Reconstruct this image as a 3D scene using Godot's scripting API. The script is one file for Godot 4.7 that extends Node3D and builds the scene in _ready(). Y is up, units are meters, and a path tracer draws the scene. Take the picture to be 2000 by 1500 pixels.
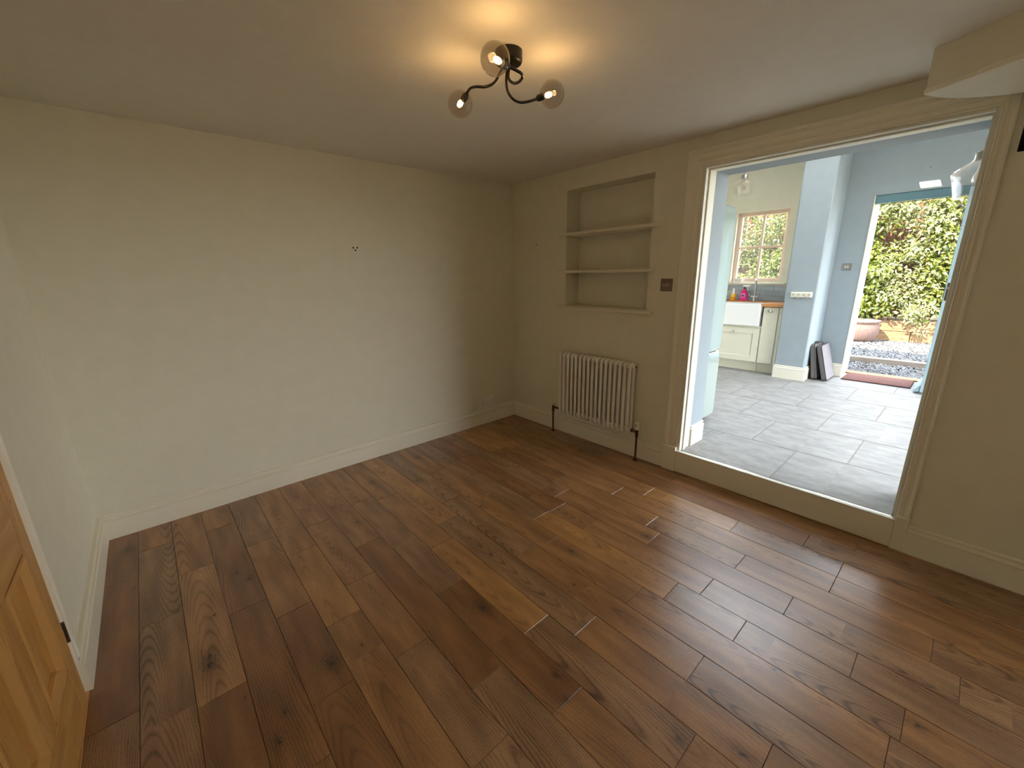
extends Node3D

# ---------------------------------------------------------------- measurements (metres)
const H := 2.37            # ceiling of the front room
const D := 3.352           # depth of the front room (z of the wall with the pine door)
const XR := 5.7            # right wall
const KF := 0.171          # kitchen floor
const KC := 3.05           # kitchen ceiling
const KW := -3.72          # garden wall of the kitchen
const ZB := -0.36          # kitchen side of the wall between the rooms
const OX0 := 1.927         # doorway between the rooms
const OX1 := 3.166
const OY1 := 2.172

var rng := RandomNumberGenerator.new()
var M := {}

# ---------------------------------------------------------------- mesh builder
class MB:
	var v := PackedVector3Array()
	var n := PackedVector3Array()
	var uv := PackedVector2Array()
	func tri(a: Vector3, b: Vector3, c: Vector3) -> void:
		var nn := (b - a).cross(c - a)
		if nn.length_squared() < 1e-18:
			return
		nn = nn.normalized()
		trin(a, b, c, nn, nn, nn)
	func trin(a: Vector3, b: Vector3, c: Vector3, na: Vector3, nb: Vector3, nc: Vector3, ua := Vector2.ZERO, ub := Vector2.ZERO, uc := Vector2.ZERO) -> void:
		v.append(a); v.append(c); v.append(b)
		n.append(na); n.append(nc); n.append(nb)
		uv.append(ua); uv.append(uc); uv.append(ub)
	func quad(a: Vector3, b: Vector3, c: Vector3, d: Vector3) -> void:
		tri(a, b, c)
		tri(a, c, d)
	func quaduv(a: Vector3, b: Vector3, c: Vector3, d: Vector3, ua: Vector2, ub: Vector2, uc: Vector2, ud: Vector2) -> void:
		var nn := (b - a).cross(c - a).normalized()
		trin(a, b, c, nn, nn, nn, ua, ub, uc)
		trin(a, c, d, nn, nn, nn, ua, uc, ud)
	func quadn(a: Vector3, b: Vector3, c: Vector3, d: Vector3, na: Vector3, nb: Vector3, nc: Vector3, nd: Vector3) -> void:
		trin(a, b, c, na, nb, nc)
		trin(a, c, d, na, nc, nd)
	# chamfered box between two corners
	func box(lo: Vector3, hi: Vector3, bev := 0.0) -> void:
		var c := (lo + hi) / 2.0
		box_at(Transform3D(Basis.IDENTITY, c), hi - lo, bev)
	func box_at(t: Transform3D, size: Vector3, bev := 0.0) -> void:
		var h := size / 2.0
		var b := minf(bev, minf(h.x, minf(h.y, h.z)) * 0.98)
		var ax := [Vector3.RIGHT, Vector3.UP, Vector3.BACK]
		for k in 3:
			var u: int = (k + 1) % 3
			var w: int = (k + 2) % 3
			for s in [-1.0, 1.0]:
				var o: Vector3 = ax[k] * (h[k] * s)
				var eu: Vector3 = ax[u] * (h[u] - b)
				var ew: Vector3 = ax[w] * (h[w] - b)
				if s > 0:
					quad(t * (o - eu - ew), t * (o + eu - ew), t * (o + eu + ew), t * (o - eu + ew))
				else:
					quad(t * (o - eu - ew), t * (o - eu + ew), t * (o + eu + ew), t * (o + eu - ew))
		if b <= 0.0:
			return
		for k in 3:
			var u: int = (k + 1) % 3
			var w: int = (k + 2) % 3
			for su in [-1.0, 1.0]:
				for sw in [-1.0, 1.0]:
					var e: Vector3 = ax[k] * (h[k] - b)
					var p: Vector3 = ax[u] * (h[u] * su) + ax[w] * ((h[w] - b) * sw)
					var q: Vector3 = ax[u] * ((h[u] - b) * su) + ax[w] * (h[w] * sw)
					if su * sw > 0:
						quad(t * (p - e), t * (q - e), t * (q + e), t * (p + e))
					else:
						quad(t * (p + e), t * (q + e), t * (q - e), t * (p - e))
		for sx in [-1.0, 1.0]:
			for sy in [-1.0, 1.0]:
				for sz in [-1.0, 1.0]:
					var a := Vector3(h.x * sx, (h.y - b) * sy, (h.z - b) * sz)
					var bb := Vector3((h.x - b) * sx, h.y * sy, (h.z - b) * sz)
					var cc := Vector3((h.x - b) * sx, (h.y - b) * sy, h.z * sz)
					if sx * sy * sz > 0:
						tri(t * a, t * bb, t * cc)
					else:
						tri(t * a, t * cc, t * bb)
	# polygon (counter-clockwise in u,v) pushed along w from 0 to len; u x v = w. sh0/sh1 shear the ends (mitres)
	func extrude(poly: PackedVector2Array, o: Vector3, u: Vector3, vv: Vector3, w: Vector3, length: float, sh0 := Vector2.ZERO, sh1 := Vector2.ZERO, caps := true) -> void:
		var a := PackedVector3Array()
		var b := PackedVector3Array()
		for p in poly:
			var base := o + u * p.x + vv * p.y
			a.append(base + w * p.dot(sh0))
			b.append(base + w * (length + p.dot(sh1)))
		var m := poly.size()
		for i in m:
			var j := (i + 1) % m
			quad(a[i], a[j], b[j], b[i])
		if caps:
			var ids := Geometry2D.triangulate_polygon(poly)
			for i in range(0, ids.size(), 3):
				var i0 := ids[i]
				var i1 := ids[i + 1]
				var i2 := ids[i + 2]
				if (poly[i1] - poly[i0]).cross(poly[i2] - poly[i0]) < 0:
					var sw := i1
					i1 = i2
					i2 = sw
				tri(b[i0], b[i1], b[i2])
				tri(a[i0], a[i2], a[i1])
	func lathe(prof: PackedVector2Array, segs: int, t := Transform3D.IDENTITY) -> void:
		# prof: (radius, height) from bottom to top, outside on the right
		var nr := PackedVector2Array()
		for i in prof.size():
			var d := prof[mini(i + 1, prof.size() - 1)] - prof[maxi(i - 1, 0)]
			nr.append(Vector2(d.y, -d.x).normalized())
		for s in segs:
			var a0 := TAU * s / segs
			var a1 := TAU * (s + 1) / segs
			var c0 := Vector3(cos(a0), 0, -sin(a0))
			var c1 := Vector3(cos(a1), 0, -sin(a1))
			for i in prof.size() - 1:
				var p := prof[i]
				var q := prof[i + 1]
				var A := t * (c0 * p.x + Vector3.UP * p.y)
				var B := t * (c1 * p.x + Vector3.UP * p.y)
				var C := t * (c1 * q.x + Vector3.UP * q.y)
				var E := t * (c0 * q.x + Vector3.UP * q.y)
				var nA := t.basis * (c0 * nr[i].x + Vector3.UP * nr[i].y)
				var nB := t.basis * (c1 * nr[i].x + Vector3.UP * nr[i].y)
				var nC := t.basis * (c1 * nr[i + 1].x + Vector3.UP * nr[i + 1].y)
				var nE := t.basis * (c0 * nr[i + 1].x + Vector3.UP * nr[i + 1].y)
				if p.x > 1e-6:
					trin(A, B, C, nA, nB, nC)
				if q.x > 1e-6:
					trin(A, C, E, nA, nC, nE)
	func tube(pts: PackedVector3Array, r: float, sides := 10, capped := true) -> void:
		var up := Vector3.UP
		if absf((pts[1] - pts[0]).normalized().dot(up)) > 0.9:
			up = Vector3.RIGHT
		var rings := []
		var dirs := []
		var prev_s := Vector3.ZERO
		for i in pts.size():
			var d := (pts[mini(i + 1, pts.size() - 1)] - pts[maxi(i - 1, 0)]).normalized()
			var s := d.cross(up).normalized() if i == 0 else (prev_s - d * prev_s.dot(d)).normalized()
			prev_s = s
			var tt := s.cross(d)
			var ring := PackedVector3Array()
			for k in sides:
				var a := TAU * k / sides
				ring.append(s * cos(a) - tt * sin(a))
			rings.append(ring)
			dirs.append(d)
		for i in pts.size() - 1:
			for k in sides:
				var k2 := (k + 1) % sides
				var r0: PackedVector3Array = rings[i]
				var r1: PackedVector3Array = rings[i + 1]
				quadn(pts[i] + r0[k] * r, pts[i] + r0[k2] * r, pts[i + 1] + r1[k2] * r, pts[i + 1] + r1[k] * r, r0[k], r0[k2], r1[k2], r1[k])
		if capped:
			for k in sides:
				var k2 := (k + 1) % sides
				var e: PackedVector3Array = rings[0]
				var f: PackedVector3Array = rings[pts.size() - 1]
				tri(pts[0], pts[0] + e[k2] * r, pts[0] + e[k] * r)
				tri(pts[pts.size() - 1], pts[pts.size() - 1] + f[k] * r, pts[pts.size() - 1] + f[k2] * r)
	func mesh(m: Material) -> ArrayMesh:
		var a := []
		a.resize(Mesh.ARRAY_MAX)
		a[Mesh.ARRAY_VERTEX] = v
		a[Mesh.ARRAY_NORMAL] = n
		a[Mesh.ARRAY_TEX_UV] = uv
		var am := ArrayMesh.new()
		am.add_surface_from_arrays(Mesh.PRIMITIVE_TRIANGLES, a)
		am.surface_set_material(0, m)
		return am

# ---------------------------------------------------------------- scene helpers
func part(called: String, mb: MB, m: Material, parent: Node = self, label := "") -> MeshInstance3D:
	var o := MeshInstance3D.new()
	o.name = called
	o.mesh = mb.mesh(m)
	parent.add_child(o, true)
	if label != "":
		o.set_meta("label", label)
	return o

func tag(o: Node, label: String, category: String, group := "") -> Node:
	o.set_meta("label", label)
	o.set_meta("category", category)
	if group != "":
		o.set_meta("group", group)
	return o

func structure(o: Node, label := "", category := "") -> Node:
	o.set_meta("kind", "structure")
	if label != "":
		o.set_meta("label", label)
	if category != "":
		o.set_meta("category", category)
	return o

func thing(called: String, label: String, category: String, at := Vector3.ZERO, group := "") -> Node3D:
	var o := Node3D.new()
	o.name = called
	add_child(o, true)
	o.position = at
	tag(o, label, category, group)
	return o

func mat(col: Color, rough := 0.6, metal := 0.0, spec := 0.5) -> StandardMaterial3D:
	var m := StandardMaterial3D.new()
	m.albedo_color = col
	m.roughness = rough
	m.metallic = metal
	m.metallic_specular = spec
	return m

func rgb(r: int, g: int, b: int) -> Color:
	return Color(r / 255.0, g / 255.0, b / 255.0)

func glass(col: Color, alpha: float, rough := 0.02) -> StandardMaterial3D:
	var m := mat(Color(col.r, col.g, col.b, alpha), rough)
	m.transparency = BaseMaterial3D.TRANSPARENCY_ALPHA
	return m

func noise(seed_: int, freq: float, oct := 3) -> FastNoiseLite:
	var n := FastNoiseLite.new()
	n.seed = seed_
	n.noise_type = FastNoiseLite.TYPE_SIMPLEX_SMOOTH
	n.frequency = freq
	n.fractal_octaves = oct
	return n

# painted plaster: faint blotches of colour and fine roller relief
func plaster(col: Color, seed_: int) -> StandardMaterial3D:
	var m := mat(Color.WHITE, 0.88, 0.0, 0.3)
	var t := NoiseTexture2D.new()
	t.width = 256; t.height = 256
	t.seamless = true
	t.noise = noise(seed_, 0.02, 4)
	var gr := Gradient.new()
	gr.set_color(0, col.darkened(0.018))
	gr.set_color(1, col.lightened(0.012))
	t.color_ramp = gr
	m.albedo_texture = t
	var b := NoiseTexture2D.new()
	b.width = 256; b.height = 256
	b.seamless = true
	b.as_normal_map = true
	b.bump_strength = 1.2
	b.noise = noise(seed_ + 7, 0.09, 3)
	m.normal_enabled = true
	m.normal_texture = b
	m.normal_scale = 0.12
	m.uv1_triplanar = true
	m.uv1_world_triplanar = true
	m.uv1_scale = Vector3(1.3, 1.3, 1.3)
	return m

func cloudy(c0: Color, c1: Color, freq: float, scale: float, rough := 0.7, seed_ := 3, bump := 0.0) -> StandardMaterial3D:
	var m := mat(Color.WHITE, rough)
	var t := NoiseTexture2D.new()
	t.width = 256; t.height = 256
	t.seamless = true
	t.noise = noise(seed_, freq, 5)
	var gr := Gradient.new()
	gr.set_color(0, c0)
	gr.set_color(1, c1)
	t.color_ramp = gr
	m.albedo_texture = t
	if bump > 0.0:
		var b := NoiseTexture2D.new()
		b.width = 256; b.height = 256
		b.seamless = true
		b.as_normal_map = true
		b.bump_strength = 4.0
		b.noise = noise(seed_ + 5, freq * 3.0, 4)
		m.normal_enabled = true
		m.normal_texture = b
		m.normal_scale = bump
	m.uv1_triplanar = true
	m.uv1_world_triplanar = true
	m.uv1_scale = Vector3.ONE * scale
	return m

# boards of wood, 1.4 m by one board: rings cut lengthwise, pores, knots
func wood_image(seed_: int, light: Color, dark: Color, w: int, h: int, len_m: float, wid_m: float, freq: float, knots: Array, ring_amount := 0.5) -> Image:
	var r := RandomNumberGenerator.new()
	r.seed = seed_
	var n1 := noise(seed_, 1.0, 2)
	var n2 := noise(seed_ + 11, 1.0, 2)
	var v0 := r.randf_range(-0.4, 1.4) * wid_m
	var u0 := r.randf_range(-0.55, -0.15) * len_m if r.randf() < 0.5 else r.randf_range(1.15, 1.55) * len_m
	var taper := r.randf_range(0.035, 0.075)
	var data := PackedByteArray()
	data.resize(w * h * 3)
	var knot_col := Color(0.11, 0.075, 0.05)
	for y in h:
		var v := (y + 0.5) / h * wid_m
		for x in w:
			var u := (x + 0.5) / w * len_m
			var push := 0.0
			var kd := 0.0
			var halo := 0.0
			var wob := n2.get_noise_2d(u * 40.0, v * 90.0)
			for k in knots:
				var du: float = (u - k[0]) * 0.62
				var dv: float = v - k[1]
				var q: float = (du * du + dv * dv) / (k[2] * k[2])
				if q < 60.0:
					push += 0.9 * k[2] * exp(-q * 0.12) * signf(dv)
					halo += exp(-q * 0.07 + wob * 0.8) * k[3] * clampf(k[2] * 120.0, 0.15, 1.0)
					kd += exp(-q * 1.1 + wob * 1.6) * k[3]
			var vv := v + push + 0.007 * n1.get_noise_2d(u * 2.4, v * 9.0) + 0.0016 * n2.get_noise_2d(u * 22.0, v * 60.0)
			var hh := 0.010 + taper * (u - u0)
			var ring := sqrt((vv - v0) * (vv - v0) + hh * hh) * freq
			var s := 0.5 + 0.5 * sin(ring * TAU)
			s = s * s * s * s
			var streak := n2.get_noise_2d(u * 5.0, v * 420.0)
			var pore := maxf(0.0, n1.get_noise_2d(u * 55.0, v * 1700.0) - 0.05)
			var tone := n1.get_noise_2d(u * 2.0 + 50.0, v * 11.0)
			var t := 0.33 + ring_amount * (s - 0.2) * (0.55 + 0.9 * pore + 0.5 * (0.5 + tone)) + 0.12 * streak + 0.34 * tone + 0.45 * pore + 0.55 * halo
			var c := light.lerp(dark, clampf(t, 0.0, 1.15))
			c = c.lerp(knot_col, clampf(kd, 0.0, 0.9))
			var i := (y * w + x) * 3
			data[i] = int(clampf(c.r, 0, 1) * 255.0)
			data[i + 1] = int(clampf(c.g, 0, 1) * 255.0)
			data[i + 2] = int(clampf(c.b, 0, 1) * 255.0)
	return Image.create_from_data(w, h, false, Image.FORMAT_RGB8, data)

func wood_mat(img: Image, rough: float, spec := 0.5) -> StandardMaterial3D:
	var m := mat(Color.WHITE, rough, 0.0, spec)
	m.albedo_texture = ImageTexture.create_from_image(img)
	var b: Image = img.duplicate()
	b.convert(Image.FORMAT_RGBA8)
	b.bump_map_to_normal_map(1.4)
	m.normal_enabled = true
	m.normal_texture = ImageTexture.create_from_image(b)
	m.normal_scale = 0.22
	return m

# slab cut by openings, in the plane z (axis 2) or x (axis 0); holes are [a0, y0, a1, y1]
func slab(mb: MB, axis: int, a0: float, a1: float, y0: float, y1: float, t0: float, t1: float, holes := []) -> void:
	var xs := [a0, a1]
	var ys := [y0, y1]
	for h in holes:
		for q in [h[0], h[2]]:
			if q > a0 and q < a1 and not xs.has(q):
				xs.append(q)
		for q in [h[1], h[3]]:
			if q > y0 and q < y1 and not ys.has(q):
				ys.append(q)
	xs.sort()
	ys.sort()
	for i in xs.size() - 1:
		for j in ys.size() - 1:
			var cx: float = (xs[i] + xs[i + 1]) / 2.0
			var cy: float = (ys[j] + ys[j + 1]) / 2.0
			var inside := false
			for h in holes:
				if cx > h[0] and cx < h[2] and cy > h[1] and cy < h[3]:
					inside = true
			if inside:
				continue
			if axis == 2:
				mb.box(Vector3(xs[i], ys[j], t0), Vector3(xs[i + 1], ys[j + 1], t1))
			elif axis == 0:
				mb.box(Vector3(t0, ys[j], xs[i]), Vector3(t1, ys[j + 1], xs[i + 1]))
			else:
				mb.box(Vector3(xs[i], t0, ys[j]), Vector3(xs[i + 1], t1, ys[j + 1]))

func skirting_profile(h: float, t: float) -> PackedVector2Array:
	# u = out from the wall, v = up
	return PackedVector2Array([Vector2(0, 0), Vector2(t, 0), Vector2(t, h - 0.040), Vector2(t + 0.002, h - 0.037), Vector2(t + 0.004, h - 0.033), Vector2(t + 0.003, h - 0.029), Vector2(t, h - 0.026), Vector2(t - 0.008, h - 0.025), Vector2(t - 0.010, h - 0.019), Vector2(t - 0.008, h - 0.012), Vector2(t - 0.005, h - 0.008), Vector2(t - 0.006, h - 0.003), Vector2(t - 0.010, h), Vector2(0, h)])

func skirting(called: String, a: Vector3, b: Vector3, out: Vector3, h: float, t: float, m: Material, mit0 := 0.0, mit1 := 0.0, parent: Node = self) -> MeshInstance3D:
	var mb := MB.new()
	var w := (b - a).normalized()
	var u := out
	var p := skirting_profile(h, t)
	if u.cross(Vector3.UP).dot(w) > 0:
		mb.extrude(p, a, u, Vector3.UP, w, a.distance_to(b), Vector2(mit0, 0), Vector2(mit1, 0))
	else:
		mb.extrude(p, b, u, Vector3.UP, -w, a.distance_to(b), Vector2(-mit1, 0), Vector2(-mit0, 0))
	return part(called, mb, m, parent)

func smooth_path(pts: Array, per := 6) -> PackedVector3Array:
	var out := PackedVector3Array()
	for i in pts.size() - 1:
		var p0: Vector3 = pts[maxi(i - 1, 0)]
		var p1: Vector3 = pts[i]
		var p2: Vector3 = pts[i + 1]
		var p3: Vector3 = pts[mini(i + 2, pts.size() - 1)]
		for k in per:
			out.append(p1.cubic_interpolate(p2, p0, p3, float(k) / per))
	out.append(pts[pts.size() - 1])
	return out

func rounded_rect(w: float, h: float, r: float, steps := 4) -> PackedVector2Array:
	var p := PackedVector2Array()
	for c in [[w / 2 - r, -h / 2 + r, -PI / 2], [w / 2 - r, h / 2 - r, 0.0], [-w / 2 + r, h / 2 - r, PI / 2], [-w / 2 + r, -h / 2 + r, PI]]:
		for k in steps + 1:
			var a: float = c[2] + PI / 2 * k / steps
			p.append(Vector2(c[0] + cos(a) * r, c[1] + sin(a) * r))
	return p

# ================================================================ build
func _ready() -> void:
	rng.seed = 4711
	camera_and_light()
	materials()
	shell()
	wooden_floor()
	doorway_trim()
	pine_door()
	front_room_things()
	ceiling_lamp()
	kitchen_shell()
	kitchen_things()
	garden()

func camera_and_light() -> void:
	var cam := Camera3D.new()
	cam.name = "camera"
	add_child(cam)
	cam.transform = Transform3D(Basis(Vector3.UP, 0.8451) * Basis(Vector3.RIGHT, -0.2607) * Basis(Vector3.BACK, -0.0158), Vector3(3.2577, 1.515, 2.9184))
	cam.fov = rad_to_deg(2.0 * atan(750.0 / 796.15))
	cam.near = 0.02
	cam.far = 200.0
	cam.current = true
	var we := WorldEnvironment.new()
	we.name = "surroundings"
	add_child(we)
	var e := Environment.new()
	we.environment = e
	e.tonemap_mode = Environment.TONE_MAPPER_LINEAR
	e.tonemap_exposure = 2.9
	e.background_mode = Environment.BG_SKY
	var sm := ProceduralSkyMaterial.new()
	sm.sky_top_color = rgb(214, 222, 234)
	sm.sky_horizon_color = rgb(242, 240, 236)
	sm.ground_bottom_color = rgb(120, 115, 100)
	sm.ground_horizon_color = rgb(200, 205, 205)
	sm.sun_angle_max = 8.0
	var sky := Sky.new()
	sky.sky_material = sm
	e.sky = sky
	e.background_energy_multiplier = 7.0
	e.sdfgi_enabled = true
	e.ssao_enabled = true
	e.ssil_enabled = true
	var sun := DirectionalLight3D.new()
	sun.name = "sun"
	add_child(sun)
	sun.look_at_from_position(Vector3.ZERO, Vector3(0.28, -0.75, -0.58))
	sun.light_energy = 3.4
	sun.light_color = rgb(255, 244, 222)
	sun.light_angular_distance = 0.53
	sun.shadow_enabled = true
	sun.sky_mode = DirectionalLight3D.SKY_MODE_LIGHT_ONLY

func materials() -> void:
	M.wall = plaster(rgb(233, 228, 206), 1)
	M.ceiling = plaster(rgb(238, 234, 221), 2)
	M.blue = plaster(rgb(152, 164, 170), 3)
	M.cream = plaster(rgb(230, 228, 210), 4)
	M.white_plaster = plaster(rgb(228, 228, 224), 5)
	M.gloss = mat(rgb(238, 231, 209), 0.36)
	M.kgloss = mat(rgb(228, 226, 210), 0.38)
	M.brick = cloudy(rgb(170, 150, 128), rgb(196, 178, 152), 0.03, 0.8, 0.9, 21)
	M.dark = mat(rgb(34, 28, 24), 0.9)
	M.black = mat(rgb(18, 17, 16), 0.35)
	M.brass_dark = mat(rgb(92, 78, 66), 0.38, 0.85)
	M.chrome = mat(rgb(205, 205, 205), 0.16, 1.0)
	M.steel = mat(rgb(170, 166, 160), 0.3, 0.9)
	M.plastic = mat(rgb(236, 232, 222), 0.35)
	M.radiator = mat(rgb(242, 238, 226), 0.3)
	M.ceramic = mat(rgb(238, 240, 240), 0.12)
	M.cabinet = mat(rgb(226, 224, 206), 0.45)
	M.pane = glass(Color(0.95, 1.0, 0.98), 0.06)

# ---------------------------------------------------------------- front room shell
func shell() -> void:
	var mb := MB.new()
	slab(mb, 0, -0.5, D + 0.3, -0.1, H + 0.25, -0.25, 0.0)
	var wl := structure(part("wall_left", mb, M.wall), "long bare cream plaster wall left of the corner", "wall")
	for q in [[1.737, 1.632], [1.738, 1.600], [1.719, 1.617]]:
		var h := MB.new()
		h.lathe(PackedVector2Array([Vector2(0.0065, 0.0), Vector2(0.0065, 0.0012), Vector2(0.0045, 0.0018), Vector2(0.004, 0.0002), Vector2(0, 0.0002)]), 10, Transform3D(Basis(Vector3.BACK, -PI / 2), Vector3(0, q[0], q[1])))
		part("screw_hole", h, M.dark, wl)
	# wall with the doorway: room side
	mb = MB.new()
	var nx0 := 0.727
	var nx1 := 1.556
	var ny0 := 1.235
	var ny1 := 2.215
	slab(mb, 2, 0.0, XR, -0.1, H + 0.25, -0.145, 0.0, [[1.907, -0.2, 3.178, 2.187], [nx0, ny0, nx1, ny1], [3.256, 1.993, 3.75, 2.19], [4.3, 0.75, 5.4, 2.15]])
	# recess: back and lining
	var nz := -0.183
	mb.box(Vector3(nx0 - 0.02, ny0 - 0.02, nz - 0.02), Vector3(nx1 + 0.02, ny1 + 0.02, nz))
	mb.box(Vector3(nx0 - 0.02, ny0 - 0.02, nz), Vector3(nx0, ny1 + 0.02, -0.1449))
	mb.box(Vector3(nx1, ny0 - 0.02, nz), Vector3(nx1 + 0.02, ny1 + 0.02, -0.1449))
	mb.box(Vector3(nx0, ny1, nz), Vector3(nx1, ny1 + 0.02, -0.1449))
	mb.box(Vector3(nx0, ny0 - 0.02, nz), Vector3(nx1, ny0, -0.1449))
	var wb := structure(part("wall_back", mb, M.wall), "cream wall with shelf recess and doorway to the kitchen", "wall")
	var hole := MB.new()
	hole.lathe(PackedVector2Array([Vector2(0.006, 0.0), Vector2(0.006, 0.0012), Vector2(0.004, 0.0015), Vector2(0, 0.0003)]), 10, Transform3D(Basis(Vector3.RIGHT, PI / 2), Vector3(0.354, 1.793, 0.0)))
	part("screw_hole", hole, M.dark, wb)
	# thicker plaster to the right of the doorway, rounded at its top corner
	mb = MB.new()
	var pr := PackedVector2Array([Vector2(3.229, 0.0), Vector2(4.1, 0.0), Vector2(4.1, 1.988)])
	for k in 7:
		var a := PI / 2 + PI / 2 * k / 6.0
		pr.append(Vector2(3.254 + cos(a) * 0.025, 1.963 + sin(a) * 0.025))
	mb.extrude(pr, Vector3(0, 0, 0), Vector3.RIGHT, Vector3.UP, Vector3.BACK, 0.012)
	part("plaster_panel", mb, M.wall, wb)
	# wall with the pine door
	mb = MB.new()
	slab(mb, 2, -0.25, XR + 0.25, -0.1, H + 0.25, D, D + 0.25, [[1.285, -0.2, 2.09, 2.02]])
	structure(part("wall_front", mb, M.wall), "cream wall holding the pine door at far left", "wall")
	mb = MB.new()
	slab(mb, 0, 0.0, D, -0.1, H + 0.25, XR, XR + 0.25)
	structure(part("wall_right", mb, M.wall), "cream wall to the right of the photographer", "wall")
	window_frame("window_4", "white four-pane window at the right end of the doorway wall, out of view", 2, -0.09, 4.3, 5.4, 0.75, 2.15)
	mb = MB.new()
	mb.box(Vector3(-0.25, H, -0.145), Vector3(XR + 0.25, H + 0.25, D + 0.25))
	structure(part("ceiling", mb, M.ceiling), "flat off-white ceiling with a three-armed light", "ceiling")
	# storey above and its wall towards the garden
	mb = MB.new()
	slab(mb, 2, -1.2, XR + 1.2, H + 0.25, 6.6, ZB, 0.0)
	mb.box(Vector3(-1.2, 6.45, 0.0), Vector3(XR + 1.2, 6.6, D + 0.5))
	structure(part("wall_upper", mb, M.brick), "brick wall of the storey above, over the kitchen roof", "wall")
	# boxed-in stair soffit in the top right corner
	mb = MB.new()
	var pts := PackedVector2Array()
	var BX := 4.3
	var outline := [Vector2(2.96, 0.352), Vector2(3.00, 0.268), Vector2(3.05, 0.196), Vector2(3.114, 0.135), Vector2(3.17, 0.095), Vector2(3.235, 0.066), Vector2(3.33, 0.035), Vector2(3.5, 0.004), Vector2(BX, 0.004), Vector2(BX, 1.12)]
	for q in outline:
		pts.append(Vector2(q.x, -q.y))
	# u = x, v = -z, w = up ; x cross -z = up
	var ccw := pts
	if Geometry2D.is_polygon_clockwise(ccw):
		ccw.reverse()
	mb.extrude(ccw, Vector3(0, 2.207, 0), Vector3.RIGHT, Vector3.FORWARD, Vector3.UP, H - 2.207)
	var bk := structure(part("ceiling_bulkhead", mb, M.wall), "boxed-in wedge-shaped soffit under the ceiling in the top right corner", "soffit")
	mb = MB.new()
	var d := Vector3(BX - 2.96, 0, 1.12 - 0.352)
	var dn := d.normalized()
	var on := Vector3(-dn.z, 0, dn.x)
	var bead := PackedVector2Array([Vector2(0, 0), Vector2(0.005, 0.002), Vector2(0.008, 0.007), Vector2(0.008, 0.016), Vector2(0.005, 0.021), Vector2(0, 0.023)])
	mb.extrude(bead, Vector3(2.96, 2.207, 0.352) if on.cross(Vector3.UP).dot(dn) > 0 else Vector3(BX, 2.207, 1.12), on, Vector3.UP, dn if on.cross(Vector3.UP).dot(dn) > 0 else -dn, d.length())
	part("bead", mb, M.gloss, bk)
	# recess behind the slot beside the doorway
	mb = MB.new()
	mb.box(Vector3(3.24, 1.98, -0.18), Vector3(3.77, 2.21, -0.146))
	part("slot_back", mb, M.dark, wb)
	# skirting boards
	var t := 0.02
	var hs := 0.157
	structure(skirting("baseboard_left", Vector3(0, 0, 0), Vector3(0, 0, D), Vector3.RIGHT, hs, t, M.gloss, 1.0, -1.0), "cream skirting board along the long bare wall", "skirting board")
	structure(skirting("baseboard_back", Vector3(0, 0, 0), Vector3(1.805, 0, 0), Vector3.BACK, hs, t, M.gloss, 1.0, 0.0), "cream skirting board behind the radiator", "skirting board")
	structure(skirting("baseboard_right", Vector3(3.214, 0, 0.012), Vector3(XR, 0, 0.012), Vector3.BACK, 0.165, 0.022, M.gloss), "cream skirting board right of the doorway", "skirting board")
	structure(skirting("baseboard_front", Vector3(0, 0, D), Vector3(1.262, 0, D), Vector3.FORWARD, hs, 0.025, M.gloss, 1.0, 0.0), "cream skirting board ending at the pine door", "skirting board")

func window_frame(called: String, label: String, axis: int, at: float, a0: float, a1: float, y0: float, y1: float) -> Node3D:
	var o := Node3D.new()
	o.name = called
	add_child(o)
	structure(o, label, "window")
	var pc := func(u: float, y: float, w: float) -> Vector3:
		return Vector3(u, y, w) if axis == 2 else Vector3(w, y, u)
	var f := 0.05
	var mb := MB.new()
	for q in [[a0, y0, a1, y0 + f], [a0, y1 - f, a1, y1], [a0, y0 + f, a0 + f, y1 - f], [a1 - f, y0 + f, a1, y1 - f]]:
		mb.box(pc.call(q[0], q[1], at - 0.03), pc.call(q[2], q[3], at + 0.03), 0.004)
	part("window_frame", mb, M.gloss, o)
	var cx := (a0 + a1) / 2.0
	var cy := (y0 + y1) / 2.0
	mb = MB.new()
	mb.box(pc.call(cx - 0.014, y0 + f, at - 0.02), pc.call(cx + 0.014, y1 - f, at + 0.02), 0.003)
	part("glazing_bar", mb, M.gloss, o)
	for s in [[a0 + f, cx - 0.014], [cx + 0.014, a1 - f]]:
		mb = MB.new()
		mb.box(pc.call(s[0], cy - 0.014, at - 0.02), pc.call(s[1], cy + 0.014, at + 0.02), 0.003)
		part("glazing_bar", mb, M.gloss, o)
	for s in [[a0 + f, cx - 0.014], [cx + 0.014, a1 - f]]:
		for r in [[y0 + f, cy - 0.014], [cy + 0.014, y1 - f]]:
			mb = MB.new()
			mb.box(pc.call(s[0], r[0], at - 0.002), pc.call(s[1], r[1], at + 0.002))
			part("pane", mb, M.pane, o)
	return o

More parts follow.
